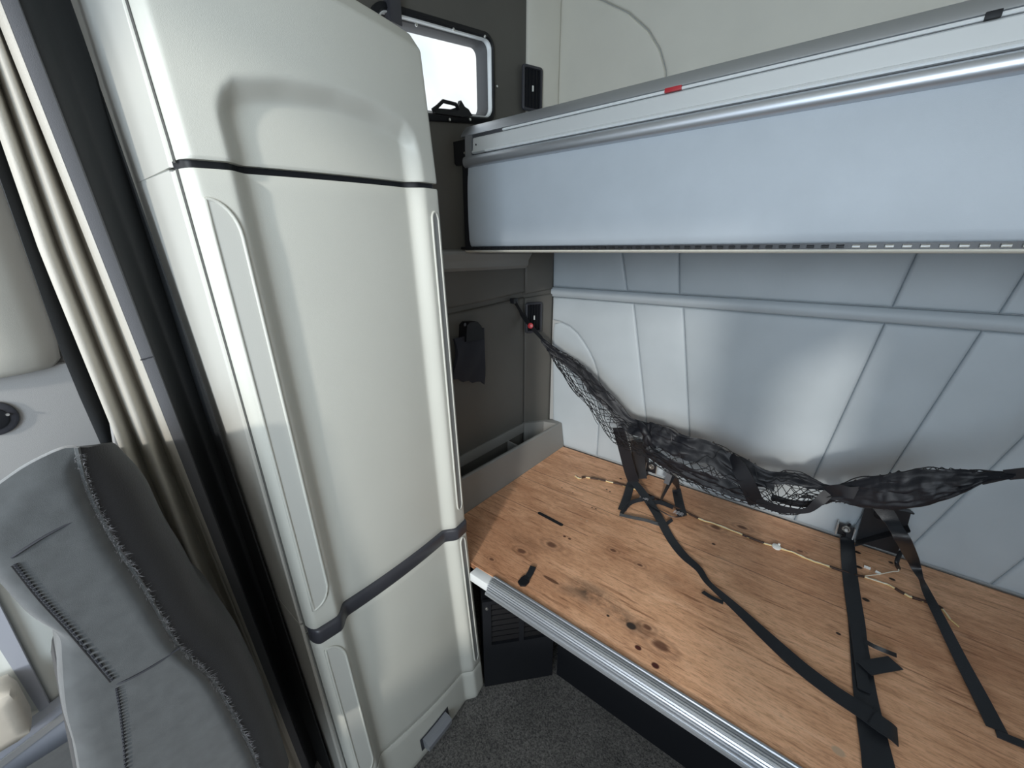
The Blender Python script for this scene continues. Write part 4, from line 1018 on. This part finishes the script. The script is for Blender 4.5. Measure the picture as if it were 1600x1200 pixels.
MB().disc(onx(12, 647, XD + 0.040), (1, 0, 0), 0.003, 0.006, 10).build('screw', M['steel'], spk)
# door with pale panel, rail, arm rest
dr = thing('cab_door', 'pale cab door lining and grey sill in front of the seat', 'door', (XD + 0.01, -0.4, ZF))
MB().box((XD, -1.0, ZF + 0.02), (XD + 0.012, -0.02, 0.86), 0.004).build('lining', M['door_cream'], dr)
sa = onx(-12, 925, XD + 0.03); sb = onx(86, 1125, XD + 0.03)
MB().prism([onx(u, v, XD + 0.014) for u, v in [(-30, 900), (-14, 912), (80, 1100), (66, 1112), (-30, 960)]], (0.02, 0, 0)).build('grey_strip', M['door_grey'], dr, smooth=0)
rl = MB(); pts = [onx(u, v, XD + 0.03) for u, v in [(-40, 1190), (95, 1085), (112, 1100), (108, 1150), (-40, 1260)]]
rl.prism(pts, (0.03, 0, 0)); rl.build('sill_rail', M['door_grey'], dr, smooth=0)
MB().prism([onx(u, v, XD + 0.064) for u, v in [(-40, 1218), (100, 1112), (104, 1120), (-40, 1230)]], (0.004, 0, 0)).build('sill_groove', M['trim_grey'], dr, smooth=0)
MB().prism([onx(u, v, XD + 0.050) for u, v in [(60, 1200), (112, 1155), (116, 1164), (70, 1210)]], (0.03, 0, 0)).build('sill_seal', M['black'], dr, smooth=0)
ar = MB(); rows = []
c = onx(14, 1090, XD + 0.06)
for a in np.linspace(0, 2 * math.pi, 25)[:-1]:
    pass
ar.box((XD + 0.035, c.y - 0.10, c.z - 0.075), (XD + 0.12, c.y + 0.018, c.z + 0.052), 0.025)
ar.build('arm_rest', M['bag'], None, 60, T('cream padded arm rest in the lower left corner', 'arm rest'))

# ================================================================== SEAT
XS = -0.68          # inner flank of the backrest
seat = thing('cab_seat', 'grey velour cab seat backrest in the left foreground with worn rear seam', 'seat', (-0.82, -0.1, ZF))
rear = [(120, 699), (128, 735), (140, 775), (160, 815), (185, 860), (222, 915), (278, 1010), (330, 1062), (365, 1120), (395, 1180), (425, 1260)]
frnt = [(-50, 800), (-40, 850), (-28, 880), (18, 882), (60, 940), (110, 998), (172, 1070), (182, 1115), (187, 1160), (190, 1210), (192, 1290)]
REAR = cat_rom([onx(u, v, XS) for u, v in rear], 5); FRNT = cat_rom([onx(u, v, XS) for u, v in frnt], 5)
front_px = [(120, 699), (104, 700), (90, 704), (40, 729), (-12, 766), (-48, 802), (-58, 835), (-36, 874), (4, 915), (46, 960), (91, 992), (97, 1030), (100, 1075), (106, 1120), (118, 1165), (126, 1210), (134, 1260)]
def resample(pts, n):
    L_ = [0.0]
    for k in range(1, len(pts)): L_.append(L_[-1] + (pts[k] - pts[k - 1]).length)
    out = []
    for k in range(n):
        d_ = L_[-1] * k / (n - 1); q = max(0, min(len(pts) - 2, int(np.searchsorted(L_, d_)) - 1))
        out.append(pts[q].lerp(pts[q + 1], (d_ - L_[q]) / max(1e-9, L_[q + 1] - L_[q])))
    return out
FR = resample(cat_rom([onx(u, v, XS) for u, v in front_px], 6), 60); RE = resample(REAR, 60)
OUT = RE + FR[::-1]
rows = []
for i in range(60):
    r = []
    for k in range(17):
        q = 0.5 - 0.5 * math.cos(math.pi * k / 16); w_ = (FR[i] - RE[i]).length
        e_ = min(1.0, min(q, 1 - q) * w_ / 0.03) * smooth01(i / 5 if i < 5 else 1)
        r.append(FR[i].lerp(RE[i], q) + Vector((0.0125 * math.sin(e_ * math.pi / 2), 0, 0)))
    rows.append(r)
MB().grid(rows).build('side_bolster', M['seat'], seat, smooth=80)
# body of the backrest swept across the seat, crowned toward the middle
ctr = sum(OUT, Vector()) / len(OUT)
rows = []
for dx, g_ in [(0, 0.0), (-0.006, 0.002), (-0.02, 0.004), (-0.05, 0.004), (-0.12, 0.002), (-0.23, 0.0), (-0.34, -0.002), (-0.40, -0.006), (-0.43, -0.016), (-0.445, -0.04)]:
    r = []
    for p in OUT:
        d_ = Vector((0, p.y - ctr.y, p.z - ctr.z)); d_ = d_.normalized() if d_.length > 0 else d_
        r.append(p + Vector((dx, 0, 0.37 * dx * smooth01((p.z - 0.80) / 0.35))) + d_ * g_)
    rows.append(r)
mm = MB().grid(rows, closed_u=True); mm.f.append(tuple(len(mm.v) - len(OUT) + k for k in range(len(OUT))))
mm.build('backrest', M['seat'], seat, smooth=70)
# back shell: from the worn seam round to the rear face
rows = []
for i in range(len(REAR)):
    p = REAR[i]; f_ = i / (len(REAR) - 1); r = [p]
    for (dx, dy) in [(-0.006, 0.014), (-0.022, 0.034), (-0.05, 0.050), (-0.12, 0.060), (-0.28, 0.062), (-0.42, 0.050), (-0.46, 0.0)]:
        g_ = smooth01(0.25 + f_ * 3.0)
        r.append(p + Vector((dx, dy * (0.6 + 0.5 * g_), -0.004 * (1 - g_) + 0.37 * dx * smooth01((p.z - 0.80) / 0.35))))
    rows.append(r)
cap = [Vector((q.x, rows[0][0].y - 0.004, q.z + (0.006 if k else 0.0))) for k, q in enumerate(rows[0])]
MB().grid([cap] + rows).build('back_cover', M['seat_back'], seat, smooth=80)
# seat cushion and pedestal below the backrest
MB().box((XS - 0.45, -0.62, 0.34), (XS + 0.0, -0.02, 0.50), 0.04).build('cushion', M['seat'], seat)
MB().box((XS - 0.43, -0.10, 0.36), (XS - 0.02, 0.085, 0.78), 0.03).build('lower_back', M['seat_back'], seat)
MB().box((XS - 0.40, -0.52, ZF), (XS - 0.06, 0.02, 0.35), 0.02).build('pedestal', M['dash'], seat)
# seams and stitches
def flank_pt(u, v, o=0.0):
    best = None; p = onx(u, v, XS + 0.006 + o); return p
for pts in ([(18, 872), (26, 866), (70, 838), (130, 806)], [(174, 1071), (200, 1062), (240, 1040), (281, 1012)]):
    MB().tube([onx(u, v, XS + 0.0135 if 30 < u < 120 or 190 < u < 260 else XS + 0.003) for u, v in []] if False else cat_rom([onx(u, v, XS + (0.0140 if i in (1, 2) else 0.0095)) for i, (u, v) in enumerate(pts)], 8), 0.0016, 5).build('seam', M['stitch'], seat)
st = [(18, 884), (60, 937), (110, 992), (172, 1066)]
C = cat_rom([onx(u + 5, v - 2, XS + 0.0138) for u, v in st], 12)
for i in range(0, len(C) - 1):
    a = C[i]; b = a.lerp(C[i + 1], 0.55); MB().tube([a, b], 0.0016, 5).build('stitch', M['stitch'], seat)
MB().tube(cat_rom([onx(u, v, XS + 0.0122) for u, v in st], 8), 0.0011, 5).build('seam', M['seat_back'], seat)
C = cat_rom([onx(u + 4, v, XS + 0.0138) for u, v in [(178, 1076), (184, 1115), (189, 1160), (193, 1215)]], 9)
for i in range(0, len(C) - 1):
    a = C[i]; b = a.lerp(C[i + 1], 0.55); MB().tube([a, b], 0.0016, 5).build('stitch', M['stitch'], seat)
# worn fuzz along the rear seam
fz = MB(); rnd = random.Random(3)
for k in range(2600):
    f = rnd.random(); f = 0.04 + 0.96 * f
    x = f * (len(REAR) - 1); i = min(int(x), len(REAR) - 2); p = REAR[i].lerp(REAR[i + 1], x - i)
    ln = rnd.uniform(0.003, 0.008) * (0.6 + 0.6 * min(1, f * 2))
    d_ = Vector((rnd.uniform(0.2, 1), rnd.uniform(-0.6, 1.0), rnd.uniform(-0.5, 0.8))).normalized()
    a = p + Vector((rnd.uniform(-0.003, 0.002), rnd.uniform(-0.004, 0.004), rnd.uniform(-0.003, 0.003)))
    s_ = d_.cross(Vector((0.3, 0.2, 0.9))).normalized() * 0.0004
    fz.add([a - s_, a + s_, a + d_ * ln], [(0, 1, 2)])
fz.build('worn_fuzz', M['fuzz'], seat, smooth=0, props=dict(kind='stuff'))
MB().tube(REAR, 0.0028, 6).build('rear_piping', M['seat'], seat)
# belt guide seen behind the backrest
MB().prism([onx(u, v, -1.02) for u, v in [(176, 668), (184, 664), (196, 690), (204, 720), (212, 752), (200, 752), (182, 705)]], (-0.03, 0, 0)).build('belt_guide', M['trim_grey'], None, 0, T('grey belt guide peeping out between seat and curtain', 'belt guide'))
